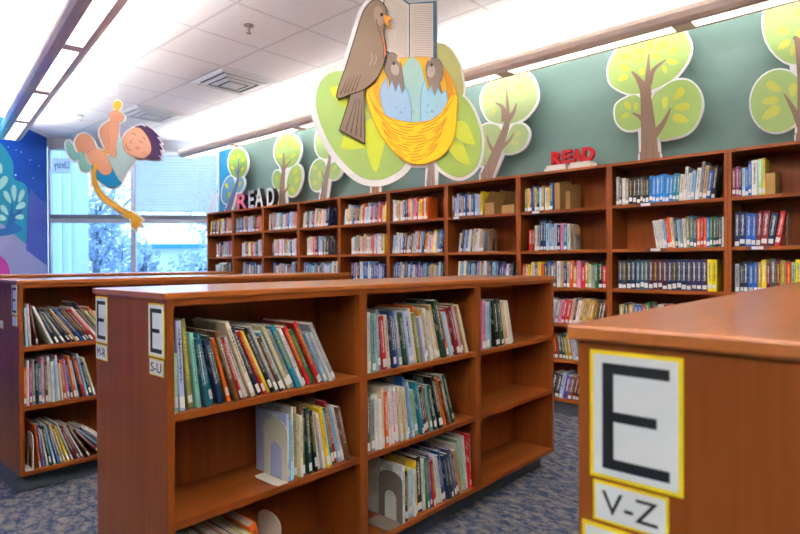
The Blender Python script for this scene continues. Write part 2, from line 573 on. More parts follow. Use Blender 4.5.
mpart('pink_bush', [smooth_poly([(-20, 258), (-4, 255), (6, 262), (9, 275), (4, 290), (-20, 290)])], 'c02f8f', 4)
mpart('star', [leaf_px(x, y, s, s, 0) for x, y, s in ((15.5, 175, 1.6), (30, 160, 1), (21, 152, 1), (39, 166, .9), (16, 150, .8), (33, 178, .8), (8, 147, .9))], 'dfe9ff', 1)

# ------------------------------------------------------------------ pendant lights
metal = plain('mauve grey painted metal', 'f2dccc', .45, .0)
black_m = plain('dark gasket', '3a3c44', .6)


def pendant(label, start, end, zl, first_gap, pitch=1.42, cables=(), lens=1.5, up=20.0):
    lens_m = plain('glowing lens %.1f' % lens, 'ffffff', .5, emit='fffaf4', estr=lens)
    lens_up = plain('glowing uplight %.1f' % up, 'ffffff', .5, emit='fdf8f3', estr=up)
    a, b = Vector((*start, 0)), Vector((*end, 0)); Ln = (b - a).length; d = (b - a).normalized()
    t = thing('pendant_light', label, 'ceiling light', (a.x, a.y, zl), (0, 0, math.atan2(d.y, d.x)), 'linear pendant lights')
    prof = [(-.054, .012), (-.054, 0), (-.085, .002), (-.115, .018), (-.135, .05), (-.138, .08), (-.115, .10), (.115, .10), (.138, .08), (.135, .05), (.115, .018), (.085, .002), (.054, 0), (.054, .012)]
    MB().prism([(0, y, z) for y, z in prof], (Ln, 0, 0)).build('body', metal, t)
    x = first_gap
    while x < Ln - .1:
        e = min(x + pitch - .12, Ln - .05); x_ = x; x = max(x, .03)
        MB().box(x, -.0535, .003, e, .0535, .0118).build('lens', lens_m, t)
        MB().box(e + .002, -.0535, -.004, e + .118, .0535, .0116).build('crossbar', metal, t)
        MB().box(x, -.09, .101, e, .09, .106).build('uplight', lens_up, t)
        x = x_ + pitch
    for c in cables:
        MB().tube([(c, 0, .101), (c, 0, CEIL - zl - .001)], .004, 6).build('cable', white_card, t)
    return t


ZL = 2.72
pendant('long mauve linear pendant light running along the green wall', (-7.78, 3.967), (3.0, 3.967), ZL, .013, 1.342, (.18, 3.0, 6.0, 9.0), 1.2, 13.5)
pendant('long mauve linear pendant light at the upper left over the stacks', (-8.2, 1.908), (2.8, .447), ZL, -.117, 1.342, (1.9, 8.6, 10.6), 1.5, 38.0)
pendant('added unseen linear pendant as fill light behind the viewer', (-2.2, -1.2), (2.8, -1.8), ZL, .10, 1.42, (.5, 4.4), 6.0, 26.0)  # lamp added out of view to raise the ambient light

# ------------------------------------------------------------------ ceiling fittings
vent_m = plain('white enamel vent', 'd8dade', .4)


def vent(cx, cy, label, vent_d):
    t = thing('ceiling_vent', label, 'vent', (cx, cy, CEIL - .002), group='square ceiling vents')
    MB().box(-.26, -.26, -.001, .26, .26, .001).build('backing', vent_d, t)
    for n_, (r, zz) in enumerate(((.295, -.012), (.225, -.02), (.155, -.028))):
        mb = MB(); w = .035
        for sx in (0, 1, 2, 3):
            pts = [(-r, -r, zz), (r, -r, zz), (r - w, -r + w, zz - .012), (-r + w, -r + w, zz - .012)]
            M_ = Matrix.Rotation(sx * math.pi / 2, 3, 'Z')
            mb.prism([M_ @ Vector(p) for p in pts], (0, 0, .006))
        mb.build('louvre', vent_m, t)
    MB().box(-.085, -.085, -.042, .085, .085, -.034).build('centre_plate', vent_m, t)


vent(-5.06, 3.08, 'square white ceiling vent left of the bird nest cutout', plain('dark duct', '62676f', .7))
vent(-6.85, 3.05, 'square white ceiling vent behind the climbing boy cutout', plain('pale duct', 'b4bac4', .7))


def sprinkler(cx, cy, label):
    t = thing('sprinkler_head', label, 'sprinkler', (cx, cy, CEIL - .001), group='fire sprinklers')
    c = plain('chromed brass', 'a09a94', .3, .9)
    MB().tube([(0, 0, 0), (0, 0, -.006)], .038, 14).build('escutcheon', c, t)
    MB().tube([(0, 0, -.006), (0, 0, -.035), (0, 0, -.06)], [.012, .009, .006], 8).build('frame', c, t)
    MB().tube([(0, 0, -.06), (0, 0, -.063)], .02, 12).build('deflector', c, t)


sprinkler(-3.77, 2.43, 'small sprinkler head in the tile nearest the bird cutout')
sprinkler(-7.54, 2.49, 'small sprinkler head above the climbing boy')

# ------------------------------------------------------------------ tall bookcases along the green wall
YF = 4.12                                                            # front plane
DIV = [.573, -.172, -.900, -1.673, -2.435, -3.189, -3.920, -4.662, -5.385, -6.108, -6.815, -7.493]
ZTOP = 1.919
ZS = [1.612, 1.292, 1.001, .715, .437, .126]
bays = ['at the far right, cut by the frame', 'at the right edge of the photo', 'right of the red READ bay', 'with the red READ letters on top', 'left of the red READ bay',
        'under the right trunk below the nest', 'under the left trunk below the nest', 'under the half hidden tree', 'under the small three leaved tree', 'under the letters A and D', 'under the letters R and E', 'at the left end beside the window']
PT = .021
for i in range(len(DIV) - 1):
    x1, x0 = DIV[i] - .0005, DIV[i + 1] + .0005
    w = x1 - x0
    t = thing('wall_bookcase', 'tall cherry wall bookcase bay ' + bays[i + 1 if i else 0] if i else 'tall cherry wall bookcase bay just outside the right edge', 'bookcase', (x0, YF, 0), group='tall bookcases along the green wall')
    MB().box(0, 0, .0, PT, .30, ZTOP - .02).build('side_panel', wood_wall_v, t, .0012)
    MB().box(w - PT, 0, .0, w, .30, ZTOP - .02).build('side_panel', wood_wall_v, t, .0012)
    MB().box(0, -.002, ZTOP - .02, w, .30, ZTOP).build('top', wood_wall_x, t, .0012)
    MB().box(PT, .288, .1, w - PT, .298, ZTOP - .02).build('back_panel', wood_wall_v, t)
    for z in ZS:
        MB().box(PT, .004, z - .024, w - PT, .288, z).build('shelf', wood_wall_x, t, .0012)
    MB().box(PT, .03, 0, w - PT, .045, .102).build('toe_kick', rubber, t)

# ------------------------------------------------------------------ low double sided stacks
LW, LD, LZ = .7595, .526, 1.118
LS = [.773, .4645, .1275]


def low_unit(label):
    """origin at floor, x runs -LD..0 with the open front at x = 0, y 0..LW"""
    t = thing('low_bookcase', label, 'bookcase', group='low double sided bookcases')
    zt = LZ - .02
    for y in (0, LW - .02):
        mb = MB().box(-LD, y, .107, 0, y + .02, zt)
        yy = y + .0203 if y == 0 else y - .0003
        for xx in (-.03, -.20, -LD + .03, -LD + .2):
            z = .17
            while z < 1.04:
                mb.box(xx - .002, yy - .0003, z - .002, xx + .002, yy + .0003, z + .002, 1); z += .032
        mb.build('side_panel', [wood_v, dark_hole], t)
    MB().box(-LD / 2 - .006, .02, .107, -LD / 2 + .006, LW - .02, zt).build('back_panel', wood_v, t)
    for z in LS:
        for a, b in ((-LD / 2 + .006, -.003), (-LD + .003, -LD / 2 - .006)):
            MB().box(a, .02, z - .022, b, LW - .02, z).build('shelf', wood_y, t, .001)
    for a, b in ((-.02, -.002), (-LD + .002, -LD + .02)):
        MB().box(a, .02, zt - .018, b, LW - .02, zt).build('header_rail', wood_y, t)
    MB().box(-LD + .085, .0, 0, -.085, LW, .106).build('toe_kick', rubber, t, .002)
    return t


proto = low_unit('x')
first = True
STACKS = {}
for nm, fx, y0, words in (('S', -1.547, .7275, 'middle stack signed S-U'), ('M', -3.394, .822, 'left stack behind the M-R sign'), ('T', -5.232, .895, 'rearmost low stack by the window'), ('V', .200, .702, 'nearest stack signed V-Z')):
    STACKS[nm] = (fx, y0)
    for k, wh in enumerate(('end bay nearest the viewer', 'middle bay', 'far bay toward the wall')):
        u = proto if first else copy_tree(proto)
        first = False
        u.location = (fx, y0 + k * LW, 0)
        u['label'] = 'low cherry bookcase, %s of the %s' % (wh, words)
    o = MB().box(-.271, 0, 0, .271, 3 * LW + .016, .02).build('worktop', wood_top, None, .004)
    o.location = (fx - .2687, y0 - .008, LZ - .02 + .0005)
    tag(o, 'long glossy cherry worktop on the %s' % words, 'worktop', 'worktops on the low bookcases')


# ------------------------------------------------------------------ end signs
def sign_card(x0, x1, z0, z1, yface, label, txt, border=.006, big=False, cat='sign', name='shelf_sign', strip=None):
    t = thing(name, label, cat, (x0, yface, z0), group='lettered end signs')
    w, h = x1 - x0, z1 - z0
    MB().box(0, -.0016, 0, w, -.0001, h).build('backing_card', yellow_card, t)
    wpn = MB().box(border, -.0022, border, w - border, -.0016, h - border).build('white_panel', white_card, t)
    if big:
        e = MB(); l, r, b_, tp = w * .15, w * .87, h * .085, h * .905; s = w * .125
        e.box(l, -.0028, b_, l + s, -.0022, tp); e.box(l + s, -.0028, b_, r, -.0022, b_ + s * .95)
        e.box(l + s, -.0028, tp - s * .95, r, -.0022, tp); zm_ = (b_ + tp) / 2
        e.box(l + s, -.0028, zm_ - s * .45, r - w * .13, -.0022, zm_ + s * .45)
        e.build('letter', ink_black, wpn)
    elif txt:
        o = text_mesh('lettering', txt, h * .56, .0006, ink_black, wpn)
        mxx = max(v.co.x for v in o.data.vertices); k_ = w * .74 / mxx
        o.scale = (k_, 1, 1); o.location = (w * .13, -.0025, h * .22)
    return t


fx, y0 = STACKS['S']
sign_card(-1.662, -1.562, .931, 1.086, y0, 'yellow edged card with big E above the S-U card', '', .0045, True)
sign_card(-1.657, -1.568, .878, .9265, y0, 'small yellow edged card reading S-U', 'S-U', .003)
sign_card(-2.072, -1.972, .935, 1.091, y0, 'yellow edged card with big E above the M-R card', '', .0045, True)
sign_card(-2.072, -1.974, .878, .930, y0, 'small yellow edged card reading M-R', 'M-R', .003)
fx, y0 = STACKS['V']
sign_card(-.310, -.1985, .926, 1.088, y0, 'large blurred E card on the nearest stack above V-Z', '', .005, True)
sign_card(-.306, -.2145, .871, .922, y0, 'small yellow edged card reading V-Z on the nearest stack', 'V-Z', .0035)
sign_card(-.321, -.207, .705, .866, y0, 'card with yellow border below the V-Z card, mostly cut off', '', .005)
fx, y0 = STACKS['M']
sign_card(-3.518, -3.418, .936, 1.095, y0, 'narrow looking E card on the left stack near its corner', '', .0045, True)
sign_card(-3.508, -3.42, .879, .931, y0, 'small blank faded card below the E on the left stack', '', .003)
sign_card(-3.785, -3.692, .848, .893, y0, 'small pinkish card at the left edge of the photo', '', .003)

# ------------------------------------------------------------------ books
PAL = dict(yellow='f0d020', red='c22428', darkred='76202a', blue='2460b4', brightblue='1c86d2', navy='1d2c56', teal='1d8098', lightblue='9cc8e2', lavender='b4c0e4',
           white='e6e5e0', cream='ded4b4', tan='c8a676', beige='cbb98e', grey='9b9b9c', darkgrey='4b4b50', black='1a1a1d', green='2e8042', darkgreen='1f4a38', olive='8c8a4c',
           palegreen='a4cca2', orange='e2661f', brown='6e4a2c', pink='d884ac', magenta='b02c86', purple='684c98', gold='b68c2c', seafoam='7fb0a2', darkteal='1e5564', maroon='4c1c2e', indigo='2b2954')
NICE = dict(darkred='dark red', brightblue='bright blue', lightblue='light blue', darkgrey='dark grey', darkgreen='dark green', darkteal='dark teal', palegreen='pale green')
INKS = ['f2efe6', 'f2efe6', '1a1a1d', 'e8c840', 'c03030', '2a5aa0']
ORD = ['first', 'second', 'third', 'fourth', 'fifth', 'sixth', 'seventh', 'eighth', 'ninth', 'tenth', 'eleventh', 'twelfth', 'thirteenth', 'fourteenth', 'fifteenth', 'sixteenth', 'seventeenth', 'eighteenth', 'nineteenth',
       'twentieth', 'twenty-first', 'twenty-second', 'twenty-third', 'twenty-fourth', 'twenty-fifth', 'twenty-sixth', 'twenty-seventh', 'twenty-eighth', 'twenty-ninth', 'thirtieth', 'thirty-first', 'thirty-second', 'thirty-third', 'thirty-fourth']


def vary(c, a=.12):
    f = 1 + random.uniform(-a, a)
    return tuple(min(1, x * f * (1 + random.uniform(-.05, .05))) for x in c)


class Pages:
    pass


def cover_geo(t, d, h, soft):
    """C shaped cover profile swept up: spine at y = 0"""
    b = .0022 if not soft else .0009
    b = min(b, t * .22); r = min(.003, t * .3)
    pr = [(0, d), (0, r), (r * .35, r * .3), (r, 0), (t - r, 0), (t - r * .35, r * .3), (t, r), (t, d), (t - b, d), (t - b, r + b), (b, r + b), (b, d)]
    n = len(pr); v = [(x, y, 0) for x, y in pr] + [(x, y, h) for x, y in pr]; f = []; kind = []
    # end caps as quads following the C
    quads = [(0, 1, 10, 11), (1, 2, 3, 10), (3, 4, 9, 10), (4, 5, 6, 9), (6, 7, 8, 9)]
    for q in quads:
        f.append(tuple(reversed(q))); kind.append(0); f.append(tuple(i + n for i in q)); kind.append(0)
    for i in range(n):
        j = (i + 1) % n
        f.append((i, j, j + n, i + n)); kind.append(1 if 2 <= i <= 4 else 0)
    return v, f, kind, n, b, r


def add_cover(acc, t, d, h, col, ink, soft=False, M_=None):
    v, f, kind, n, b, r = cover_geo(t, d, h, soft); base = len(acc['v'])
    for p in v:
        q = Vector(p); acc['v'].append(tuple(M_ @ q) if M_ is not None else p)
    ox = random.random() * 50
    for q, k_ in zip(f, kind):
        acc['f'].append(tuple(base + i for i in q)); acc['mi'].append(0)
        acc['a'].append(float(k_)); acc['c'].append(col); acc['i'].append(ink)
        uvs = []
        for i in q:
            x, y, z = v[i]
            uvs.append((math.floor(ox) + (x / t if k_ else y / d) * .98 + .01, z / h))
        acc['uv'].append(uvs)
    return b, r


def acc_new():
    return dict(v=[], f=[], mi=[], a=[], c=[], i=[], uv=[])


def acc_box(acc, x0, y0, z0, x1, y1, z1, mi, M_=None):
    mb = MB().box(x0, y0, z0, x1, y1, z1); base = len(acc['v'])
    for p in mb.v:
        acc['v'].append(tuple(M_ @ Vector(p)) if M_ is not None else p)
    for q in mb.f:
        acc['f'].append(tuple(base + i for i in q)); acc['mi'].append(mi); acc['a'].append(0.); acc['c'].append((1, 1, 1)); acc['i'].append((1, 1, 1)); acc['uv'].append([(0, 0)] * 4)


def acc_mesh(acc, name, mats):
    me = bpy.data.meshes.new(name); me.from_pydata(acc['v'], [], acc['f'])
    for q in mats:
        me.materials.append(q)
    me.polygons.foreach_set('material_index', acc['mi'])
    uv = me.uv_layers.new(name='UVMap'); c1 = me.color_attributes.new('col', 'FLOAT_COLOR', 'CORNER'); c2 = me.color_attributes.new('ink', 'FLOAT_COLOR', 'CORNER')
    fu, fc, fi = [], [], []
    for q, a, c, i, u in zip(acc['f'], acc['a'], acc['c'], acc['i'], acc['uv']):
        for k_ in range(len(q)):
            fu += list(u[k_]); fc += [*c, a]; fi += [*i, 1.0]
    uv.data.foreach_set('uv', fu); c1.data.foreach_set('color', fc); c2.data.foreach_set('color', fi)
    me.update()
    return me


def layout(specs, x0, k):
    """positions of leaning books so that neighbours touch without cutting into each other"""
    out = []; prev = None
    for (t, d, h, lean) in specs:
        t = t * k; a = math.radians(lean); s, c = math.sin(a), math.cos(a)     # lean > 0: top to the right
        # book corners relative to its lower left corner p (local x=thickness, z=height, rotated by lean)
        def pt(x, z):
            return (x * c + z * s, -x * s + z * c)
        lift = max(0.0, t * s)                                               # right-leaning: the right lower corner would sink
        L0, L1 = pt(0, 0), pt(0, h)
        if prev is None:
            x = x0 - min(0, L1[0] if lean < 0 else 0)
        else:
            pr0, pr1 = prev                                                  # right face of previous, world
            best = -9e9
            for (qx, qz) in (pr0, pr1):
                qq = (qz - lift) / c if c else 0
                if -1e-6 <= qq <= h + 1e-6:
                    best = max(best, qx - qq * s)
                elif qq < 0:
                    best = max(best, qx)
            dx, dz = pr1[0] - pr0[0], pr1[1] - pr0[1]
            for (lx, lz) in (L0, L1):
                zz = lz + lift; f_ = (zz - pr0[1]) / dz
                if -.02 <= f_ <= 1.0:
                    best = max(best, pr0[0] + dx * f_ - lx)
            x = best + .0008
        a0, a1 = pt(t, 0), pt(t, h)
        prev = ((x + a0[0], lift + a0[1]), (x + a1[0], lift + a1[1]))
        out.append((x, lift, t, d, h, a))
    end = max(prev[0][0], prev[1][0]) if prev else x0
    return out, end


STUFF = acc_new()


def book_row(origin, rz, x0, x1, cols, lean, hrange, drange, where, group, kindword='book', soft=.4, stuff=False, trange=(.8, 1.3), setback=(.008, .03), hset=None, maxlean=None, tk=None):
    """cols: colour names left to right; lean: list of (fraction, degrees) or a number"""
    n = len(cols)

    def lean_at(f):
        if not isinstance(lean, (list, tuple)):
            return lean
        for (a, la), (b, lb) in zip(lean, lean[1:]):
            if f <= b:
                return la + (lb - la) * (f - a) / max(1e-6, b - a)
        return lean[-1][1]
    specs = []
    for i, c in enumerate(cols):
        h = random.uniform(*hrange)
        if hset and i in hset:
            h = hset[i]
        tt = random.uniform(*trange) * (tk[i] if tk and i in tk else 1.0)
        specs.append((tt, random.uniform(*drange), h, lean_at(i / max(1, n - 1)) + random.uniform(-.6, .6) * (1 if lean else .3)))
    lo, hi = .002, .12
    for _ in range(40):
        k = (lo + hi) / 2
        pos, e = layout(specs, x0, k)
        # the row's foot end is what is measured
        e = pos[-1][0] + pos[-1][2]
        if e > x1:
            hi = k
        else:
            lo = k
    pos, e = layout(specs, x0, lo)
    Ro = Matrix.Translation(origin) @ Matrix.Rotation(rz, 4, 'Z')
    for i, ((x, lift, t, d, h, a), c) in enumerate(zip(pos, cols)):
        col = vary(lin(PAL[c])); lum = sum(col) / 3
        ink = lin(random.choice(INKS))
        if abs(sum(ink) / 3 - lum) < .25:
            ink = lin('15151a') if lum > .3 else lin('f0ece0')
        sb = random.uniform(*setback)
        M_ = Ro @ Matrix.Translation((x, sb, lift + .0004)) @ Matrix.Rotation(a, 4, 'Y')
        sft = random.random() < soft
        if stuff:
            b, r = add_cover(STUFF, t, d, h, col, ink, sft, M_)
            acc_box(STUFF, b, r + b, .002, t - b, d - .003, h - .002, 1, M_)
            if random.random() < .8:
                acc_box(STUFF, t * .1, -.0006, .006, t * .9, 0, .032, 2, M_)
            continue
        nm = NICE.get(c, c)
        T = thing('book', '%s %s, %s from left %s' % (nm, kindword, ORD[i], where), 'book', group=group)
        T.matrix_world = M_
        ac = acc_new(); b, r = add_cover(ac, t, d, h, col, ink, sft)
        cv = bpy.data.objects.new('cover', acc_mesh(ac, 'cover', [BOOK])); COL.objects.link(cv); cv.parent = T
        MB().box(b, r + b, .0015 if sft else .003, t - b, d - (.001 if sft else .004), h - (.0015 if sft else .003)).build('page_block', paper, T)
        if kindword == 'picture book' and random.random() < .25:
            continue
        zz = random.uniform(.003, .02)
        MB().box(t * .08, -.0006, zz, t * .92, .0, zz + random.uniform(.022, .034)).build('spine_label', sticker, cv)


HALF = math.pi / 2


def low_origin(st, bay, lev):
    fx, y0 = STACKS[st]
    return Vector((fx, y0 + bay * LW, LS[lev]))


def S(s):
    return s.split()


G1 = 'picture books on the middle low stack'
PB = dict(hrange=(.215, .262), drange=(.185, .228))
bsz = dict(hrange=(.21, .255), drange=(.18, .225))
# middle stack, end bay
book_row(low_origin('S', 0, 0), HALF, .027, .635, S('palegreen lavender olive seafoam darkteal teal navy darkgreen orange brown red white cream navy red yellow black grey brown lightblue beige grey teal white darkred red green red lightblue lightblue white grey'),
         [(0, -1), (.08, -6), (.2, -13), (.45, -25), (1, -27)], (.200, .25), (.18, .22), 'on the top shelf behind the S-U sign', G1, 'picture book', tk={1: 1.5, 11: 1.4}, hset={0: .17, 1: .262, 2: .265, 3: .225, 12: .262})
book_row(low_origin('S', 0, 1), HALF, .415, .702, S('lavender lightblue white tan cream brown darkgreen black white white yellow lavender green red lightblue white brown'),
         [(0, 0), (.3, -1), (.5, -9), (1, -14)], (.195, .245), (.18, .225), 'beside the cream bookend, second S-U shelf', G1, 'picture book', hset={8: .20, 9: .205})
book_row(low_origin('S', 0, 2), HALF, .024, .382, S('darkgrey white navy blue black navy orange darkgrey yellow yellow orange'),
         [(0, -4), (1, -20)], (.215, .245), (.18, .225), 'on the lowest shelf of the S-U bay', G1, 'picture book')
# middle bay
book_row(low_origin('S', 1, 0), HALF, .023, .732, S('yellow white seafoam lightblue grey red cream navy blue grey darkgreen lavender cream olive orange lavender gold white white cream tan darkgreen orange lightblue red darkred pink olive beige black'),
         [(0, 0), (.1, -3), (.3, -9), (.6, -14), (1, -20)], (.195, .248), (.175, .222), 'on top shelf, middle bay of middle stack', G1, 'picture book', tk={0: .5, 11: 1.5}, hset={21: .268, 0: .24})
book_row(low_origin('S', 1, 1), HALF, .023, .605, S('black darkgrey grey white white cream orange white white pink white cream cream blue lightblue white palegreen teal black red seafoam darkgreen lightblue black olive orange brown grey darkgreen'),
         [(0, 0), (.25, -3), (.5, -9), (1, -18)], (.195, .245), (.18, .222), 'on second shelf, middle bay of middle stack', G1, 'picture book', hset={13: .262, 0: .20})
book_row(low_origin('S', 1, 2), HALF, .225, .716, S('white black yellow lightblue white yellow black white green purple red gold white white navy blue navy darkgreen grey purple brown tan white palegreen white red'),
         [(0, 0), (.2, -2), (.5, -10), (.9, -14), (1, -3)], (.19, .24), (.18, .225), 'beside taupe bookend, lowest shelf, middle bay', G1, 'picture book', tk={3: 1.7, 6: 1.7, 25: .6}, hset={0: .235, 23: .255, 24: .258, 25: .262})
# far bay
book_row(low_origin('S', 2, 0), HALF, .026, .345, S('darkgrey pink lightblue seafoam black darkgreen tan white'),
         [(0, 0), (.45, -1), (.6, -10), (1, -15)], (.222, .24), (.18, .215), 'on top shelf, far bay of middle stack', G1, 'picture book')
# left stack
G2 = 'picture books on the left low stack'
book_row(low_origin('M', 0, 0), HALF, .026, .500, S('lightblue white darkred white navy grey navy brown tan black blue navy brown darkred red white grey navy cream beige orange white'),
         [(0, -1), (.08, -4), (.13, -22), (.3, -36), (1, -38)], (.195, .235), (.18, .22), 'on the top shelf of the left stack', G2, 'picture book', hset={17: .268})
book_row(low_origin('M', 0, 1), HALF, .022, .372, S('orange white magenta grey black teal pink brown white white lightblue white cream orange pink navy orange lightblue black red lightblue navy cream'),
         [(0, 0), (.4, -2), (1, -15)], (.19, .25), (.18, .22), 'on the second shelf of the left stack', G2, 'picture book')
book_row(low_origin('M', 0, 2), HALF,   .068, .50, S('orange purple white darkgreen lightblue blue tan beige yellow grey darkred darkred grey brown darkred lightblue navy white cream'),
         [(0, -6), (.35, -15), (.7, -26), (.8, -44), (1, -46)], (.19, .235), (.175, .22), 'on the lowest shelf of the left stack', G2, 'picture book')

# wall bookcases: origin at the shelf's front left
G3 = 'chapter books in the tall wall bookcases'
NV = dict(hrange=(.175, .215), drange=(.13, .16))


def wall_row(lev, xa, xb, cols, lean, where, hr=(.18, .215), stuff=False, **kw):
    book_row(Vector((0, YF, ZS[lev])), 0.0, xa, xb, cols, lean, hr, (.13, .16), where, G3, stuff=stuff, setback=(.006, .02), **kw)


R1, R2, R3 = 'in the rightmost bay', 'right of red READ bay', 'under red READ'
wall_row(0, -.878, -.697, S('darkred magenta black lightblue blue blue white palegreen yellow'), 0, 'top shelf ' + R1, (.17, .22), hset={5: .215, 6: .22, 7: .225, 8: .228}, tk={6: 1.5})
wall_row(1, -.867, -.624, S('navy navy blue blue darkred darkred navy red'), [(0, 0), (.5, 2), (1, 9)], 'second shelf ' + R1, (.19, .225))
wall_row(2, -.861, -.420, S('grey black navy blue blue gold yellow darkred darkgrey darkred olive red palegreen yellow navy red tan green'), 0, 'third shelf ' + R1, (.175, .21), stuff=True)
wall_row(0, -1.627, -.980, S('grey darkgrey cream grey black black black darkgrey black black brightblue brightblue brightblue brightblue brightblue brightblue brightblue teal teal cream white white lightblue white grey tan blue black'),
         [(0, 0), (.3, 0), (.6, 3), (1, 6)], 'top shelf ' + R2, (.175, .195), hset={0: .205, 20: .225, 23: .21, 24: .25, 25: .22, 27: .215})
wall_row(1, -1.375, -.924, S('white white white lightblue red orange cream navy lightblue grey white olive teal darkgrey orange red orange blue green darkgreen black darkgrey white'),
         [(0, -8), (.35, -5), (.6, 0), (1, 0)], 'second shelf ' + R2, (.185, .215))
wall_row(2, -1.613, -.964, S('navy darkgrey black navy darkteal darkteal darkteal maroon maroon maroon maroon navy navy navy navy indigo indigo indigo indigo yellow yellow'), 0, 'third shelf ' + R2, (.205, .212), tk={i: 1 for i in range(21)}, trange=(1, 1.15))
wall_row(3, -1.605, -1.240, S('olive black gold blue blue red green darkred grey white red blue'), 0, 'fourth shelf ' + R2, (.165, .195), stuff=True)
wall_row(0, -2.378, -2.130, S('olive yellow purple blue yellow navy lightblue gold white yellow blue'), 0, 'top shelf ' + R3, (.18, .205), hset={10: .215}, stuff=True)
wall_row(1, -2.341, -1.990, S('red darkred cream grey navy navy lightblue grey lightblue lavender black pink teal white'), 0, 'second shelf ' + R3, (.18, .215), hset={4: .25, 5: .248, 0: .17, 1: .172}, stuff=True)
wall_row(2, -2.406, -1.705, S('red gold yellow cream purple yellow orange navy blue grey brown white tan navy grey orange gold pink red gold palegreen grey green black red'), 0, 'third shelf ' + R3, (.165, .215), stuff=True)
wall_row(3, -2.21, -1.730, S('white cream white grey pink red red tan navy white gold tan gold gold brown black brown'), 11, 'fourth shelf ' + R3, (.18, .205), stuff=True)
wall_row(4, -2.23, -1.76, S('brown darkgreen red red darkgreen darkgreen gold gold lavender grey navy olive darkred black green'), -8, 'fifth shelf ' + R3, (.17, .2), stuff=True)
wall_row(5, -2.20, -1.76, S('darkgrey black darkgrey lavender purple brown darkred black darkgrey navy grey olive'), 12, 'lowest shelf ' + R3, (.18, .21), stuff=True)


names = list(PAL)
KIND = [[S('white lightblue tan yellow pink white cream teal lightblue white blue'), S('navy grey white red olive cream black white lightblue tan')], ]
rnd = random.Random(11)
light_set = S('white white cream lightblue lightblue blue tan grey pink yellow red teal navy orange lavender beige darkgrey brown')
dark_set = S('navy blue purple darkgrey black darkred grey teal brown navy lightblue tan')
spec = {4: ((-3.128, -2.80), (-3.06, -2.79), (-3.07, -2.50)), 5: ((-3.87, -3.42), (-3.87, -3.24), (-3.87, -3.24)), 6: ((-4.60, -3.98), (-4.48, -3.98), (-4.48, -3.99)),
        7: ((-5.32, -4.86), (-5.24, -4.86), (-5.30, -4.72)), 8: ((-6.00, -5.44), (-5.92, -5.42), (-5.90, -5.45)), 9: ((-6.74, -6.16), (-6.60, -6.15), (-6.60, -6.15)), 10: ((-7.42, -6.86), (-7.27, -6.86), (-7.3, -6.88))}
for b_, rows in spec.items():
    for lev, (xa, xb) in enumerate(rows):
        n_ = int((xb - xa) / rnd.uniform(.024, .030))
        st_ = light_set if lev < 2 else dark_set + light_set[:4]
        wall_row(lev, xa, xb, [rnd.choice(st_) for _ in range(n_)], rnd.choice((0, 0, 0, 4, 7)), '', (.165, .215), stuff=True)
so = bpy.data.objects.new('small_books', acc_mesh(STUFF, 'small_books', [BOOK, paper, sticker])); COL.objects.link(so)
tag(so, 'rows of small chapter books on the wall bookcases under and left of red READ', 'books', kind='stuff')


# ------------------------------------------------------------------ bookends, file wedges, shelf labels
def bookend(label, origin, rz, x, depth, h, w, mat, basew=.10):
    """steel bookend: plate in the local YZ plane with an arched slot, foot running to +x or -x"""
    t = thing('bookend', label, 'bookend', Vector(origin) + Matrix.Rotation(rz, 3, 'Z') @ Vector((x, depth, .0006)), (0, 0, rz), group='metal bookends')
    x = 0.0; depth = 0.0
    n = 12; r = w / 2; pts = []
    out = [(0, 0), (0, h - r * .55)] + [(r - r * math.cos(math.pi * k / n), h - r * .55 + r * .55 * math.sin(math.pi * k / n)) for k in range(1, n)] + [(w, h - r * .55), (w, 0)]
    ri = w * .26; cx = w / 2; hi = h * .60
    inn = [(cx + ri, 0), (cx + ri, hi - ri)] + [(cx + ri * math.cos(math.pi * k / n), hi - ri + ri * math.sin(math.pi * k / n)) for k in range(1, n)] + [(cx - ri, hi - ri), (cx - ri, 0)]
    pl_ = [(x, depth + a, b) for a, b in out + inn]
    MB().prism(pl_, (.0022, 0, 0)).build('upright_plate', mat, t)
    ft = [(x, depth, 0), (x - basew * .86, depth + .0, 0), (x - basew, depth + .02, 0), (x - basew, depth + w - .02, 0), (x - basew * .86, depth + w, 0), (x, depth + w, 0)]
    MB().prism([(a, b, .0003) for a, b, _ in ft], (0, 0, .0018)).build('foot', mat, t)
    return t


cream_m = plain('cream painted steel', 'e2decf', .4); taupe = plain('taupe painted steel', '7d7068', .45); tan_m = plain('tan painted board', 'a8916f', .6)
bookend('cream steel bookend with arched slot on second shelf behind S-U', low_origin('S', 0, 1), HALF, .411, .006, .205, .135, cream_m, .045)
bookend('taupe steel bookend with arched slot on lowest shelf, middle bay', low_origin('S', 1, 2), HALF, .221, .006, .205, .135, taupe, .085)
t = bookend('cream bookend right of the yellow books on the lowest shelf', low_origin('S', 0, 2), HALF, .392, .02, .225, .135, cream_m, -.08)
bookend('tan bookend foot in the left corner of left stack lowest shelf', low_origin('M', 0, 2), HALF, .060, .006, .19, .12, cream_m, .036)
bookend('tall taupe bookend right of the books, second shelf under red READ', Vector((0, YF, ZS[1])), 0, -1.962, .01, .20, .13, tan_m, -.1)
bookend('brown bookend behind the second shelf books left of red READ bay', Vector((0, YF, ZS[1])), 0, -2.735, .01, .20, .13, tan_m, -.1)
bookend('dark bookend at the right edge of the photo, second shelf', Vector((0, YF, ZS[1])), 0, -.585, .01, .20, .13, taupe, -.1)

card = plain('brown corrugated card', 'a07a44', .8); card_d = plain('darker card', '7d5a30', .8)


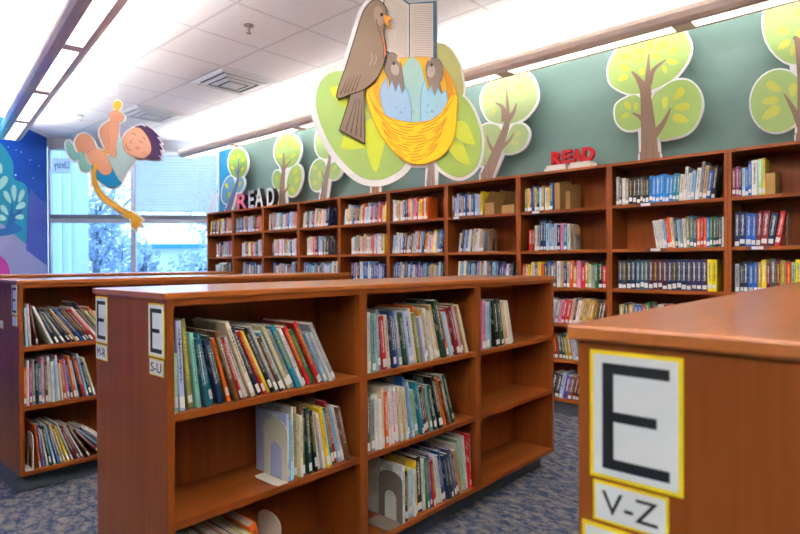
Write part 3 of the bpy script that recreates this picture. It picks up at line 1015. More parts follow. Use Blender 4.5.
def file_box(label, x, z, w=.075, h=.20, d=.22, cut=.10):
    """open magazine file: slanted sides, low front panel"""
    t = thing('magazine_file', label, 'magazine file', (x, YF + .01, z), group='cardboard magazine files')
    for xx in (0, w - .003):
        MB().prism([(xx, 0, 0), (xx, 0, cut), (xx, d * .45, h), (xx, d, h), (xx, d, 0)], (.003, 0, 0)).build('side_panel', card, t)
    MB().box(.003, 0, 0, w - .003, .003, cut).build('front_panel', card, t)
    MB().box(.003, d - .003, 0, w - .003, d, h).build('back_panel', card_d, t)
    MB().box(.003, .003, 0, w - .003, d - .003, .003).build('bottom', card_d, t)
    return t


file_box('brown card magazine file on top shelf under the right trunk', -2.775, ZS[0], .10, .215)
file_box('second brown card magazine file beside the first, left of red READ', -2.60, ZS[0], .12, .20, cut=.07)
file_box('tall brown card magazine file on top shelf under red READ', -2.115, ZS[0], .045, .235, .2, .21)
file_box('brown card file beside the tall file, under red READ letters', -2.02, ZS[0], .035, .20, .2, .14)
file_box('card file with angled sides on the top shelf, rightmost bay', -.694, ZS[0], .05, .15, .2, .13)
file_box('card file cut by the right edge of the photo, top shelf', -.50, ZS[0], .05, .15, .2, .12)
file_box('brown card file at the end of the fourth shelf row', -1.225, ZS[3], .08, .19)
for x, z, w_ in ((-1.414, ZS[0], 'top shelf of the bay right of red READ'), (-1.347, ZS[1], 'second shelf of the bay right of red READ'), (-2.275, ZS[0], 'top shelf under red READ'), (-.736, ZS[1], 'second shelf of the rightmost bay'), (-3.072, ZS[0], 'top shelf left of the red READ bay')):
    t = thing('shelf_label', 'small white label in clear holder, ' + w_, 'label', (x, YF + .0035, z - .022), group='shelf edge labels')
    MB().box(-.065, -.002, .001, .065, -.0001, .021).build('holder', plain('clear brown holder', '7a4a30', .2), t)
    MB().box(-.032, -.0035, .002, .032, -.0021, .021).build('card', white_card, t)


# ------------------------------------------------------------------ cutouts
class Cut:
    """a printed foam board cutout: flat shapes on a real board of its own thickness standing in the place"""

    def __init__(s, name, label, cat, origin, right, normal, proj, group=None, thick=.012):
        s.o = Vector(origin); s.r = Vector(right); s.n = Vector(normal); s.pr = proj; s.lev = 0; s.th = thick
        s.t = thing(name, label, cat, origin, group=group)
        s.board = MB()
        s.bmat = plain('white foam board', 'e8e8e9', .6)

    def P(s, x, y, lift):
        return s.pr(x, y) + s.n * lift - s.o

    def back(s, poly, grow):
        s.board.prism([s.P(x, y, -s.th + .0001 * (len(s.board.f) % 7)) for x, y in offset(poly, grow)], s.n * (s.th - .0008))

    def layer(s, name, polys, col, outline=None, ow=.7, rough=.55, more=()):
        """more: extra (polys, colour) prints that belong to the same part"""
        s.lev += 1; mb = MB(); mats = [plain('print ' + col, ink(col), .6, spec=.1)]; h = .0009
        z = s.lev * .0009
        if outline:
            mats.append(plain('print ' + outline, ink(outline), .6, spec=.1))
            for p in polys:
                mb.prism([s.P(x, y, z - .0007) for x, y in offset(p, ow)], s.n * .0006, 1)
        for i_, p in enumerate(polys):
            mb.prism([s.P(x, y, z) for x, y in p], s.n * (.0007 + .00004 * i_), 0)
        for k, (pp, cc) in enumerate(more):
            mats.append(plain('print ' + cc, ink(cc), .6, spec=.1)); s.lev += .5
            for i_, p in enumerate(pp):
                mb.prism([s.P(x, y, s.lev * .0009 + .0005) for x, y in p], s.n * (.0005 + .000015 * (i_ % 20)), len(mats) - 1)
        return mb.build(name, mats, s.t)

    def done(s):
        s.board.build('foam_board', s.bmat, s.t)


def ink(h, f=.70):
    v = [int(h[i:i + 2], 16) for i in (0, 2, 4)]
    return ''.join('%02x' % max(0, min(255, round(255 * ((x / 255) ** 2.2 * f) ** (1 / 2.2)))) for x in v)


def area(p):
    return sum(p[i][0] * p[(i + 1) % len(p)][1] - p[(i + 1) % len(p)][0] * p[i][1] for i in range(len(p))) / 2


def offset(p, g):
    n = len(p); sgn = 1 if area(p) > 0 else -1; out = []
    for i in range(n):
        a, b, c = Vector((*p[i - 1], 0)), Vector((*p[i], 0)), Vector((*p[(i + 1) % n], 0))
        d1 = (b - a); d2 = (c - b)
        if d1.length < 1e-6 or d2.length < 1e-6:
            out.append(p[i]); continue
        d1.normalize(); d2.normalize()
        n1 = Vector((d1.y, -d1.x, 0)) * sgn; n2 = Vector((d2.y, -d2.x, 0)) * sgn
        q = n1 + n2
        if q.length < .3:
            q = n1
        else:
            q = q / q.length * min(1.8, 1 / max(.3, (q.length / 2)))
        out.append((p[i][0] + q.x * g, p[i][1] + q.y * g))
    return out


def egg(cx, cy, rx, ry, rot=0, n=28, flat=0.0):
    a = math.radians(rot); ca, sa = math.cos(a), math.sin(a); out = []
    for k in range(n):
        u = 2 * math.pi * k / n; x = math.cos(u) * rx * (1 + flat * math.sin(u)); y = math.sin(u) * ry
        out.append((cx + x * ca - y * sa, cy + x * sa + y * ca))
    return out


def stroke(pts, w):
    """thin ribbon following a px path"""
    l, r = [], []
    for i, p in enumerate(pts):
        a = Vector((*pts[max(0, i - 1)], 0)); b = Vector((*pts[min(len(pts) - 1, i + 1)], 0)); d = (b - a).normalized(); ww = w[i] if isinstance(w, (list, tuple)) else w
        l.append((p[0] - d.y * ww / 2, p[1] + d.x * ww / 2)); r.append((p[0] + d.y * ww / 2, p[1] - d.x * ww / 2))
    return l + r[::-1]


def curve(pts, n=6):
    P = [Vector((*p, 0)) for p in pts]; P = [P[0]] + P + [P[-1]]; out = []
    for i in range(1, len(P) - 2):
        p0, p1, p2, p3 = P[i - 1:i + 3]
        for k in range(n):
            t = k / n
            q = .5 * ((2 * p1) + (-p0 + p2) * t + (2 * p0 - 5 * p1 + 4 * p2 - p3) * t * t + (-p0 + 3 * p1 - 3 * p2 + p3) * t ** 3); out.append((q.x, q.y))
    out.append((P[-1].x, P[-1].y))
    return out


# --- trees standing on the tall bookcases
YT = 4.30


def on_tree(x, y):
    d = ray(x, y); return EYE + d * (YT / d.y)


def tree(label, blobs, trunk, base, bw, col='b9d98a', leafc='e4e46a', grow=1.8, trunkc='a08472', bcols=None):
    """blobs: smooth px outlines; trunk: list of branch strokes (points, widths) in px"""
    b0 = on_tree(*base); b0.z = ZTOP + .0005
    c = Cut('tree_cutout', label, 'cutout', b0, (1, 0, 0), (0, -1, 0), on_tree, 'tree cutouts on the bookcases', .018)
    # trunk foot reaches the bookcase top
    ft = on_tree(*base); zpx = (ft.z - ZTOP) / max(1e-6, (on_tree(base[0], base[1]).z - on_tree(base[0], base[1] + 1).z))
    foot = [(base[0] - bw / 2 - grow, base[1] - 2), (base[0] + bw / 2 + grow, base[1] - 2), (base[0] + bw / 2 + grow, base[1] + zpx - .02), (base[0] - bw / 2 - grow, base[1] + zpx - .02)]
    c.back(foot, 0)
    for i, (p, leaves) in enumerate(blobs):
        c.back(p, grow)
        c.layer('foliage', [p], (bcols[i] if bcols else col), more=[([leaf_px(*l) for l in leaves], leafc)])
    tp = []
    for pts, w in trunk:
        q = stroke(curve(pts), [w[0] + (w[1] - w[0]) * k / (len(curve(pts)) - 1) for k in range(len(curve(pts)))])
        tp.append(q)
    c.back(stroke(curve(trunk[0][0]), trunk[0][1][0]), grow)
    tp.append([(base[0] - bw / 2, base[1] - 4), (base[0] + bw / 2, base[1] - 4), (base[0] + bw / 2, base[1] + zpx - .1), (base[0] - bw / 2, base[1] + zpx - .1)])
    c.layer('trunk', tp, trunkc, more=[([stroke([(base[0] - bw * .2, base[1] + zpx - .3), (base[0] - bw * .15, base[1] - 18)], .5), stroke([(base[0] + bw * .2, base[1] + zpx - .3), (base[0] + bw * .15, base[1] - 14)], .5)], '856a58')])
    c.done()


# big tree between the READ letters and the right edge
tree('big green tree cutout on the bookcase right of the red READ letters',
     [(smooth_poly([(618.8, 47.7), (610, 62.7), (608.3, 72.8), (611, 84), (622.6, 91.6), (635, 94), (654, 89), (672.8, 79), (685, 65), (690.8, 50), (688, 37.6), (681, 29), (664, 22), (640, 28)]),
       [(650, 46, 11, 6, 95), (661, 46, 14, 7, 145), (641, 52, 10, 7, 30), (627, 57, 14, 6, 0), (657, 57, 11, 6, 20), (640, 60, 10, 5, 155), (673, 51, 12, 6, 125), (673, 62, 12, 6, 10), (625, 68, 12, 7, 20), (642, 72, 8, 6, 80), (665, 70, 9, 5, 75), (623, 78, 12, 6, 155)]),
      (smooth_poly([(651, 102), (665, 86), (678, 80), (690, 81.5), (699, 91), (702, 105), (698, 120), (689, 132), (672, 138), (656, 136)]), [(679, 94, 16, 8, 130), (665, 103, 13, 6, 95), (682, 107, 17, 8, 170), (681, 119, 17, 9, 15)]),
      (smooth_poly([(615, 113), (617, 104), (626, 98), (637, 95.5), (645, 108), (642, 126), (628, 130.5), (618, 124)]), [(628, 106, 10, 6, 60), (636, 107, 9, 4, 95), (625, 116, 9, 5, 155)])],
     [([(650, 156), (648, 120), (645, 92), (639, 80), (632, 71.5)], (18, 1.5)), ([(647, 95), (648, 80), (649, 54)], (10, 1.2)), ([(649, 84), (654, 70), (666, 60)], (7, 1)), ([(645, 122), (640, 117), (632.6, 113)], (7, 1)), ([(652, 138), (663, 124), (671, 108)], (9, 1))],
     (650, 156), 20, 'b4d27e', 'e2e260')
tree('tall green tree cutout at the right edge of the photo',
     [(egg(800, 23, 37, 42), [(784, 31, 13, 8, 15), (784, 45, 16, 7, 145), (793, 50, 13, 6, 105), (806, 14, 20, 10, 20), (800, 35, 12, 6, 60)]),
      (egg(778, 101, 27, 31.5, 15), [(774, 87, 17, 9, 30), (793, 90, 14, 8, 100), (770, 101, 18, 8, 170), (771, 113, 22, 10, 145)]),
      (egg(835, 104, 24, 29, -10), [(834, 92, 16, 8, 120), (838, 108, 16, 8, 20)])],
     [([(808, 137), (806, 100), (803, 70), (798, 42), (793, 38)], (22, 2)), ([(806, 75), (815, 45), (822, 30)], (9, 1)), ([(804, 132), (796, 114), (784.5, 94)], (12, 1.2)), ([(810, 130), (820, 112), (828, 96)], (10, 1))],
     (808, 137), 24, 'b8d58a', 'e2e470')
tree('pale leaning tree cutout right of the nest cutout',
     [(smooth_poly([(481.5, 103), (485, 88), (500, 76), (514, 72), (526, 72), (534.5, 82), (537, 100), (526, 117), (508, 124), (489, 120)]),
       [(506, 84, 8, 4, 90), (521, 87, 12, 5, 150), (523, 96, 12, 5, 120), (492, 97, 9, 4, 20), (512, 95, 8, 4, 20), (490, 105, 9, 4, 170), (494, 112, 8, 4, 110), (500, 90, 7, 4, 40)]),
      (smooth_poly([(478, 130), (488, 124), (500, 128), (502, 145), (494, 160), (482, 166), (472, 158), (470, 142)]), [(484, 140, 9, 4, 60), (490, 150, 9, 4, 110)]),
      (smooth_poly([(508, 135), (514, 125), (524, 125), (529, 134), (524, 147), (512, 153), (503, 151)]), [(518, 134, 8, 4, 130), (515, 143, 8, 4, 20)])],
     [([(487, 176), (497, 152), (506, 128), (508, 112), (507, 91)], (12, 1)), ([(505, 122), (503, 108), (496, 103)], (7, 1)), ([(508, 120), (514, 112), (517, 103)], (6, .8)), ([(497, 156), (490, 145), (487, 135)], (5, .8)), ([(500, 150), (510, 140), (514, 133)], (4, .8))],
     (487, 176.5), 12, 'c8de9e', 'e2e78c', trunkc='a58d7e')
tree('tree cutout mostly hidden behind the nest, only its right trunk showing',
     [(egg(440, 118, 20, 26), [(438, 110, 9, 4, 60)]), (egg(424, 146, 12, 12), [(424, 144, 8, 4, 60)])],
     [([(431, 184), (432, 165), (436, 140), (438, 120)], (9, 1))], (431, 184), 9, 'cfe2a4', 'e3e893', 1.6, 'b8a498')
tree('tree cutout mostly hidden behind the nest, only its left trunk showing',
     [(egg(372, 135, 20, 26), [(370, 130, 9, 4, 60)]), (egg(385, 160, 9, 10), [(385, 160, 6, 3, 60)])],
     [([(375.5, 191), (375, 170), (373, 150), (372, 130)], (7.5, 1))], (375.5, 191), 7.5, 'cfe2a4', 'e3e893', 1.5, 'b09078')
tree('small tree cutout half hidden by the left side of the nest',
     [(egg(327, 140, 11.5, 19, 10), [(322, 140, 8, 4, 60)]), (egg(318.5, 175, 8.5, 16, 8), [(315, 168, 6, 4, 60), (320, 175, 7, 4, 100), (315, 183, 6, 4, 140)]), (egg(334, 171, 7, 9, 20), [(335, 168, 6, 3, 120)])],
     [([(323.5, 198), (327, 176), (330, 158), (330, 140)], (6.5, 1)), ([(326, 182), (322, 172)], (3, .7))], (323.5, 198.5), 6.5, 'bad890', 'e0e67e', 1.4, 'a5948a')
tree('three lobed tree cutout right of the patterned READ letters',
     [(egg(287.5, 151, 13, 17, 8), [(282, 145, 7, 4, 60), (290, 143, 7, 4, 110), (296, 147, 6, 4, 60), (293, 156, 7, 4, 140), (280, 156, 6, 4, 20), (288, 162, 6, 3, 100)]),
      (egg(294.5, 180.5, 7, 16, 12), [(295, 172, 7, 4, 120), (297, 180, 7, 4, 100), (293, 190, 7, 4, 60)]), (egg(278, 180, 5, 9.5, -5), [(277, 178, 6, 3, 60)])],
     [([(282.5, 204), (282.5, 185), (284, 168), (284, 153)], (7, 1)), ([(284, 172), (280, 163)], (3, .6)), ([(284, 170), (291, 160)], (3, .6)), ([(284, 194), (290, 184)], (3, .6))], (282.5, 205), 7, 'b0d27c', 'e0e25c', 1.4, 'a08778')
tree('tree cutout with painted-in blue light beside the window, left of the patterned letters',
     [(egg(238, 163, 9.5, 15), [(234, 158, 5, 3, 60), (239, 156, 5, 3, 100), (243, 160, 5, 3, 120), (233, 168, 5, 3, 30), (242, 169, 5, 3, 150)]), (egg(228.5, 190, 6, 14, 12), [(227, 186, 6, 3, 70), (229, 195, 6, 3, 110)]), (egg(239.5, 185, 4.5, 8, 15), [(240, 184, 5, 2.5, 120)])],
     [([(228.5, 211), (234, 194), (238, 180), (239, 158)], (5.5, .8)), ([(238, 175), (234, 165)], (2, .5)), ([(238, 174), (243, 164)], (2, .5))], (228.5, 212), 5.5, 'a9d070', 'e6e34a', 1.2, '7f86a8', ['9ac85a', '84bcd8', '8ac2d2'])  # blue light put into the print colours of the lower part

# --- nest cutout hung from the ceiling
NW = 3.3
NN = Vector((-Fv.x, -Fv.y, 0)).normalized()                           # faces back down the aisle
NO = EYE + Vector((Fv.x, Fv.y, 0)).normalized() * NW


def on_nest(x, y):
    d = ray(x, y); k_ = (NO - EYE).dot(NN) / d.dot(NN); return EYE + d * k_


nb = on_nest(398, 181)
c = Cut('nest_cutout', 'big hanging cutout of a bird reading to chicks in a yellow nest', 'cutout', nb, (1, 0, 0), NN, on_nest, None, .02)
left_leaf = smooth_poly([(345, 70.8), (335.6, 71.5), (326, 76), (318.7, 86), (315.9, 100), (317, 112), (322.5, 128.7), (332, 147.4), (345, 164), (360, 176.5), (375, 180), (390, 176.5), (405, 165), (418, 140), (420, 100), (400, 75), (370, 66)])
right_leaf = smooth_poly([(445, 85), (461, 95), (470.5, 106), (478, 123), (481.4, 140), (480, 157), (474, 170), (461, 177.4), (448, 173.7), (437, 164), (425, 140), (430, 100)])
top_leaf = smooth_poly([(430, 46), (440, 43.5), (448, 47), (456, 57), (461.5, 73), (462.5, 96), (445, 110), (425, 90), (422, 60)])
nest = smooth_poly([(366.5, 92), (370, 75), (380, 64), (395, 60), (420, 58), (436.8, 61.8), (446, 72), (453, 84), (456.5, 97), (456, 114), (454.6, 132.5), (450, 145.6), (440.6, 156.8), (427.5, 163.4), (416, 164.3), (405, 160.5), (393, 150), (380, 133), (371, 113)])
bird = smooth_poly([(375, 1.5), (367.4, 7.5), (361.8, 18.7), (354.3, 43), (346.8, 67.4), (337.5, 97.4), (350.6, 94.6), (363.7, 90), (376.8, 78.7), (384.3, 61.8), (385.6, 48.7), (383.5, 35.6), (384, 27), (386, 20.6), (386.5, 13), (382.4, 4.7)], 4)
tail = [(352.4, 92), (340.3, 130.6), (364.6, 143.7), (363.7, 90)]
book_shape = [(383, -16), (409, 3), (436.5, 1.2), (437.3, 66), (421, 68), (409, 66), (384, 52)]
for p, g in ((left_leaf, 6.2), (right_leaf, 3.0), (top_leaf, 2.2), (nest, 3.2), (bird, 5.6), (book_shape, .8)):
    c.back(p, g)
c.layer('leaf_lobe', [left_leaf], 'a9c471', more=[([smooth_poly([(330, 88), (345, 87), (358, 97), (367, 114), (352, 112), (338, 102)], 3), [(345, 133), (340, 148), (352, 150), (366.5, 148), (372, 140)], smooth_poly([(366.5, 121), (380.5, 118), (385, 130), (384, 146), (376, 172.7), (368, 156), (365, 136)], 3)], 'd3dc49')])
c.layer('leaf_lobe', [top_leaf], 'bdb877')
c.layer('leaf_lobe', [right_leaf], 'a3bd5e', more=[([smooth_poly([(454, 123), (465, 122), (471, 132), (475, 144.6), (465, 143), (455, 136)], 3), smooth_poly([(452, 141), (462, 143.7), (467, 154), (470.5, 165), (457.4, 160.5), (449, 149)], 3)], 'd2d84a')])
bl_ = []
for k in range(26):
    y = 8 + k * 2.25
    bl_.append(stroke([(412, y), (420, y - 1), (432, y - .4)], .55))
    if y - 8 < 48:
        bl_.append(stroke([(385.5, y - 11 + 1.5), (396, y - 8 + 3.2), (407, y + .8)], .55))
c.layer('open_book', [book_shape], '4d6a80', more=[([[(384.5, -13), (409, 5.5), (409, 63.5), (385, 50)], [(410, 4.5), (433, 3.4), (433.2, 64), (410, 64)]], 'dfd3c8'), (bl_, 'bfa89c')])
straw = []
rs = random.Random(3)
for k_ in range(13):
    f = (k_ + .6) / 13.5
    arc = []
    for j_ in range(31):
        u = j_ / 30
        q0 = (368 + 87 * u, 93 + 30.5 * (1 - (2 * u - 1) ** 2) ** .7)
        q1 = (391 + 45 * u, 150 + 13.5 * (1 - (2 * u - 1) ** 2))
        arc.append((q0[0] + (q1[0] - q0[0]) * f, q0[1] + (q1[1] - q0[1]) * f))
    a_ = rs.randint(0, 4)
    while a_ < 27:
        b_ = min(30, a_ + rs.randint(5, 11)); seg = arc[a_:b_ + 1]; n_ = len(seg)
        straw.append(stroke([(x, y + (1.2 if t_ in (0, n_ - 1) else 0) * rs.choice((-1, 1))) for t_, (x, y) in enumerate(seg)], [.35] + [1.0] * (n_ - 2) + [.35])); a_ = b_ + rs.randint(1, 3)
back_straw = [stroke(curve([(440 + k_ * 1.9, 66 + k_ * 2.2), (446 + k_ * 1.3, 84 + k_ * 1.6), (447 + k_ * 1.1, 102)], 4), .7) for k_ in range(6)]
back_straw += [stroke(curve([(372 + k_ * 1.5, 76 - k_), (374 + k_ * 1.5, 92), (381 + k_ * 1.5, 108)], 4), .7) for k_ in range(5)]
hollow = smooth_poly([(378, 76), (381, 100), (390, 115.6), (401, 121), (420, 123), (435, 120), (445, 106), (448, 92), (442, 74), (425, 66), (395, 64)])
rim = [(367, 92), (372, 104), (380, 113), (392, 119.5), (406, 123), (420, 123.2), (434, 120), (444, 110), (451, 97), (455.5, 92)]
front = smooth_poly([(366.5, 93)] + rim[1:-1] + [(456.4, 97), (456, 114), (454.6, 132.5), (450, 145.6), (440.6, 156.8), (427.5, 163.4), (416, 164.3), (405, 160.5), (393, 150), (380, 133), (371, 113)], 5)
c.layer('nest_back', [nest], 'eebd3c', 'e69430', .9, more=[(back_straw, 'dd8a2c')])
c.layer('egg', [smooth_poly([(400, 95), (402, 72), (410, 58.5), (419, 64), (425, 85), (426, 105), (423, 126), (408, 126), (402, 112)])], 'a9cdc6', '8fc0c0', .5, more=[([egg(x, y, r, r * .8, 0, 8) for x, y, r in ((406, 108, 1.3), (413, 112, 1.7), (418, 107, 1), (410, 103, .8))], '95bdba')])
chick = '8f7d72'


def egg_shell(name, pts, col, dots):
    c.layer(name, [pts], col, '5aa7d8', .7, more=[([egg(x, y, r, r * .8, 0, 8) for x, y, r in dots], '86b4d6')])


c.layer('chick', [smooth_poly([(385, 62), (388, 55), (394, 53.5), (399, 60), (402, 72), (404, 90), (400, 96), (394, 92), (391, 96), (389, 80), (385, 72)], 4)], chick, '4d423c', .5, more=[([egg(395, 70, 4.2, 6, -15)], 'b5a69c'), ([[(396.5, 60.5), (398.5, 52), (400.2, 64)]], 'eab98e'), ([egg(393.8, 64, 1.4, 1.8)], '4a4440')])
egg_shell('egg', [(380.3, 94), (382, 86), (386.5, 79), (388, 91), (392, 82), (395.5, 93), (399, 84), (402, 95), (405.5, 88), (409, 96), (411, 108), (411, 126), (400, 126), (388, 122), (382, 104)], 'a6c3e2', [(396, 108, 1.2), (401, 113, 1.6), (405, 109, 1), (399, 102, .8)])
c.layer('chick', [smooth_poly([(426, 68), (428.5, 61.5), (434, 58.4), (440, 62), (442.6, 70), (441.5, 80), (439.6, 84), (442, 97), (436, 92), (433, 97), (430, 88), (427, 78)], 4)], chick, '4d423c', .5, more=[([egg(431, 72, 4, 6.5, 10)], 'b5a69c'), ([[(428.8, 62.5), (426.8, 54.5), (431, 60)]], 'eab98e'), ([egg(431.5, 65.8, 1.4, 1.8)], '4a4440')])
egg_shell('egg', [(420.5, 108), (421.5, 92), (424.5, 81.5), (428, 93), (431, 87), (434.5, 97), (438, 89), (441, 95), (445.5, 92), (447.5, 102), (444, 116), (436, 124), (421.5, 126)], 'a9d3e6', [(428, 106, 1.3), (432, 112, 1.7), (427, 113, 1), (436, 108, .8)])
c.layer('nest_front', [front], 'f4d22e', 'e8922c', .8, more=[(straw, 'e0902e')])
c.layer('bird_tail', [tail], '8a7566', '2d221e', .9, more=[([stroke([(356 + k * 2, 100), (346 + k * 5, 132 + k * 2)], [.4, .9]) for k in range(4)], '4a3b33')])
c.layer('bird', [bird], '917a69', '2d221e', 1.1, more=[([egg(379, 17, 5, 10, -8)], 'a8917f'), ([smooth_poly([(382.5, 35), (384.8, 45), (386.2, 54), (384.5, 58), (383.5, 48)], 3)], 'f08c60'),
        ([stroke(curve([(376, 20), (379, 32), (383.5, 45), (384, 60)], 4), .6)] + [stroke([(341 + k * 3.6, 95.5 - k * .8), (348 + k * 3.4, 79 - k * 1.0)], [.8, .3]) for k in range(5)], '3a2c26'), ([egg(381.8, 16.2, 1.5, 1.9)], '2a2526'),
        ([stroke(curve([(371, 54), (372.5, 60), (369.5, 67)], 4), .6), stroke(curve([(376, 56), (376.5, 61), (374, 66)], 4), .6)], 'bba999')])
c.layer('beak', [[(383.7, 16.0), (393.5, 20.4), (388.2, 21.8), (391, 31.2), (385.2, 24.5)]], 'eda044', 'd98a30', .3)
c.done()
for x in (352, 440):
    p = on_nest(x, 40 if x > 400 else 30) - NN * .010
    w_ = MB().tube([p - nb, Vector((p.x, p.y, CEIL)) - nb], .0012, 5).build('hanging_wire', white_card, c.t)

# --- boy on a rope hung from the ceiling
BW = 5.0
bd = ray(112, 160); bd.z = 0; bd.normalize(); BN = -bd
BO = EYE + bd * BW


def on_boy(u, v):
    """drawing units of the print itself"""
    x, y = 60 + u / 3.814, 95 + v / 3.814
    d = ray(x, y); k_ = (BO - EYE).dot(BN) / d.dot(BN); return EYE + d * k_


b0 = on_boy(262, 460)
c = Cut('boy_cutout', 'hanging cutout of a boy in blue shorts climbing a yellow rope', 'cutout', b0, (1, 0, 0), BN, on_boy, None, .014)
INK = 'b26a52'
rope_low = stroke(curve([(140, 262), (131, 290), (134, 335), (158, 382), (205, 420), (258, 456)]), 14)
rope_top = stroke([(222, 45), (210, 90), (196, 140), (172, 222), (165, 238)], 12)
knob = egg(219, 38, 15, 15)
hand = smooth_poly([(190, 78), (200, 64), (225, 66), (242, 84), (238, 98), (215, 104), (194, 98)], 4)
arm_b = smooth_poly([(192, 100), (160, 122), (153, 145), (162, 175), (178, 205), (196, 190), (190, 150), (205, 115)], 4)
arm_f = smooth_poly([(190, 104), (222, 106), (220, 150), (215, 190), (212, 235), (195, 232), (180, 215), (188, 190), (184, 150)], 4)
leg_b = smooth_poly([(60, 188), (66, 165), (84, 150), (108, 155), (130, 185), (134, 210), (104, 236), (76, 222)], 4)
leg_f = smooth_poly([(104, 225), (122, 208), (148, 208), (176, 230), (197, 270), (192, 298), (165, 304), (138, 278), (116, 258)], 4)
shoe1 = smooth_poly([(25, 184), (34, 178), (45, 190), (56, 215), (74, 228), (74, 242), (58, 248), (40, 236), (28, 212)], 4)
shoe2 = smooth_poly([(74, 222), (84, 218), (94, 236), (112, 262), (116, 280), (100, 290), (82, 282), (74, 252)], 4)
sock = smooth_poly([(98, 222), (112, 236), (120, 262), (110, 266), (96, 242)], 3)
shorts = smooth_poly([(122, 266), (140, 280), (165, 304), (190, 298), (204, 282), (233, 330), (220, 346), (190, 350), (150, 326), (126, 298)], 4)
shirt = smooth_poly([(222, 164), (236, 178), (250, 205), (286, 248), (264, 274), (244, 312), (230, 330), (206, 288), (184, 236), (212, 236), (220, 200)], 3)
face = smooth_poly([(288, 126), (312, 134), (340, 175), (346, 215), (322, 240), (292, 240), (256, 222), (240, 192), (248, 156), (266, 138)], 4)
hair = [(286, 122), (310, 117), (330, 125), (322, 114), (352, 134), (378, 160), (366, 160), (386, 184), (376, 186), (391, 210), (379, 208), (386, 232), (372, 230), (384, 246), (350, 246), (312, 240), (330, 228), (344, 204), (332, 172), (312, 142)]
tassel = [(255, 450), (275, 448), (312, 476), (304, 486), (310, 498), (294, 496), (290, 512), (276, 500), (272, 472)]
for p, g in ((rope_low, 9), (rope_top, 8), (knob, 6), (hand, 9), (arm_b, 9), (arm_f, 9), (leg_b, 9), (leg_f, 8), (shoe1, 9), (shoe2, 9), (shorts, 9), (shirt, 9), (face, 9), (hair, 7), (tassel, 9)):
    c.back(p, g)
c.layer('rope', [rope_top, knob], 'f4b93a', 'e09a28', 1.2)
c.layer('arm', [arm_b], 'e2a184', INK, 1.6)
c.layer('leg', [leg_b], 'e2a184', INK, 1.6)
c.layer('shoe', [shoe1], '8fd0cb', '4f9aa0', 1.6)
c.layer('shorts', [shorts], '1590cf', '15527c', 1.6)
c.layer('shoe', [shoe2], '8fd0cb', '4f9aa0', 1.6, more=[([sock], 'e8e4e2')])
c.layer('leg', [leg_f], 'e6a687', INK, 1.6)
c.layer('shirt', [shirt], 'c0dce0', '8fb4bc', 1.4, more=[([stroke([(212, 236), (226, 258), (234, 280)], 1.6)], '8fb4bc')])
c.layer('arm', [arm_f], 'e6a687', INK, 1.6)
c.layer('hand', [hand], 'e6a687', INK, 1.6, more=[([stroke(curve([(200, 94), (212, 80), (226, 82)]), 1.6), stroke(curve([(208, 98), (222, 92), (236, 84)]), 1.6)], INK)])
c.layer('rope', [rope_low, egg(261, 457, 14, 14), tassel], 'f4b93a', 'e09a28', 1.4)
c.layer('hair', [hair], '503560', '2e2038', 1.2)
c.layer('face', [face], 'eab094', INK, 1.6, more=[([egg(296, 204, 8, 7)], 'e58e7c'), ([stroke(curve([(250, 186), (256, 204), (272, 212)]), 2.2), stroke(curve([(272, 150), (280, 148), (288, 156)]), 2.0), stroke(curve([(300, 178), (308, 178), (314, 186)]), 2.0), stroke(curve([(276, 170), (268, 180), (276, 186)]), 1.8), stroke(curve([(312, 162), (320, 166), (326, 174)]), 2.2)], '7c4636'),
        ([egg(325, 226, 12, 9, 20)], 'e2a184')])
c.done()
p = on_boy(219, 30) - BN * .007
MB().tube([p - b0, Vector((p.x, p.y, CEIL)) - b0], .0012, 5).build('hanging_wire', white_card, c.t)

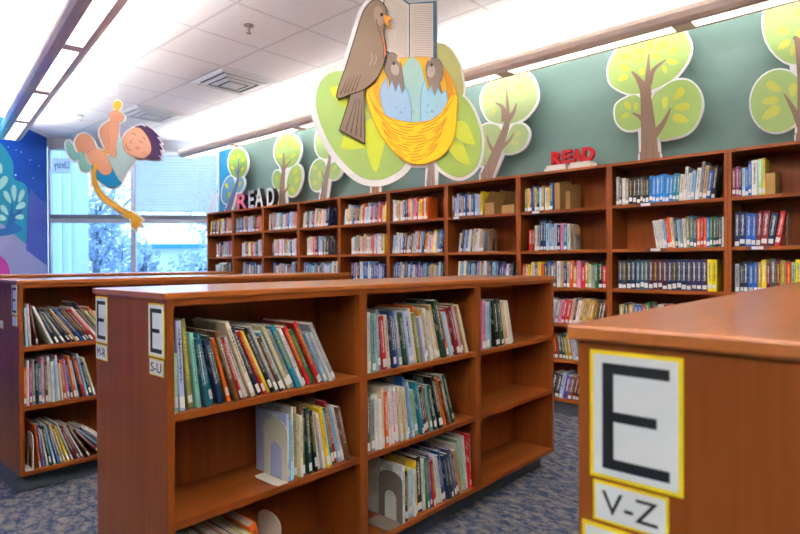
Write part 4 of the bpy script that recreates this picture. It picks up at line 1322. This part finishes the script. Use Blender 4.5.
# ------------------------------------------------------------------ letters on top of the tall bookcases
redm = plain('glossy red letters', 'b8060f', .45, spec=.25)
stx = -2.206
for k, (x0, x1, y_) in enumerate(((-2.215, -2.025, 4.15), (-2.015, -1.83, 4.15))):
    for j, (dx, hh) in enumerate(((0, .026), (.012, .024))):
        o = thing('book', 'white closed book lying %s under the red READ letters, %s pile' % ('on the bookcase top' if j == 0 else 'second layer', 'left' if k == 0 else 'right'), 'book', (x0 + dx, y_ + dx, ZTOP + .0005 + (0 if j == 0 else .0265)), group='white books under the red letters')
        w = x1 - x0 - 2 * dx
        MB().box(0, 0, 0, w, .13, .003).box(0, 0, hh - .003, w, .13, hh).box(0, .127, .003, w, .13, hh - .003).build('cover', white_card, o)
        MB().box(.002, .002, .003, w - .002, .127, hh - .003).build('page_block', paper, o)
px_ = -2.165
for ch, w, rot in (('R', .088, 3), ('E', .080, -4), ('A', .088, 3), ('D', .092, -3)):
    o = text_mesh('letter', ch, .108, .04, redm, None, bold=.05)
    mxx = max(v.co.x for v in o.data.vertices); o.scale = (w / mxx, 1, 1)
    o.location = (px_, 4.19, ZTOP + .0525); o.name = 'letter_block'
    tag(o, 'chunky red letter %s in the red word on the white books' % ch, 'letter', 'red letters')
    px_ += w + .0012
facec = dict(R='c9607a', E='b9b2bd', A='cfd2c8', D='d2d6da')
rs = random.Random(5)
for ch, px0, px1, yt, yb in (('R', 237, 247, 192.5, 208.5), ('E', 248.5, 254, 190, 207.5), ('A', 255, 263, 187.5, 206.5), ('D', 267, 274, 187, 204)):
    YL = 4.16
    a = EYE + ray(px0, yb) * (YL / ray(px0, yb).y); b = EYE + ray(px1, yt) * (YL / ray(px1, yt).y)
    w = b.x - a.x; h = b.z - ZTOP
    t = thing('patterned_letter', 'patterned standing letter %s with black sides, left end of the bookcases' % ch, 'letter', (a.x, YL, ZTOP + .0005), group='patterned standing letters')
    f = text_mesh('face', ch, h, .004, plain('letter face ' + ch, facec[ch], .6), t, bold=.018)
    mxx = max(v.co.x for v in f.data.vertices); f.scale = (w / mxx, 1, 1)
    b_ = text_mesh('side', ch, h, .07, ink_black, t, bold=.03); b_.scale = (w / mxx, 1, 1); b_.location = (-.004, .038, 0)
    ds = MB()
    for k in range(0):
        pass
# white paper sign at the left end
t = thing('paper_sign', 'white paper sign leaning on the left end of the bookcases', 'sign', (-7.485, 4.13, ZTOP + .0005), (0, 0, 0))
MB().prism([(0, 0, 0), (.16, 0, 0), (.20, .05, .27), (.05, .05, .27)], (0, .002, 0)).build('sheet', white_card, t)
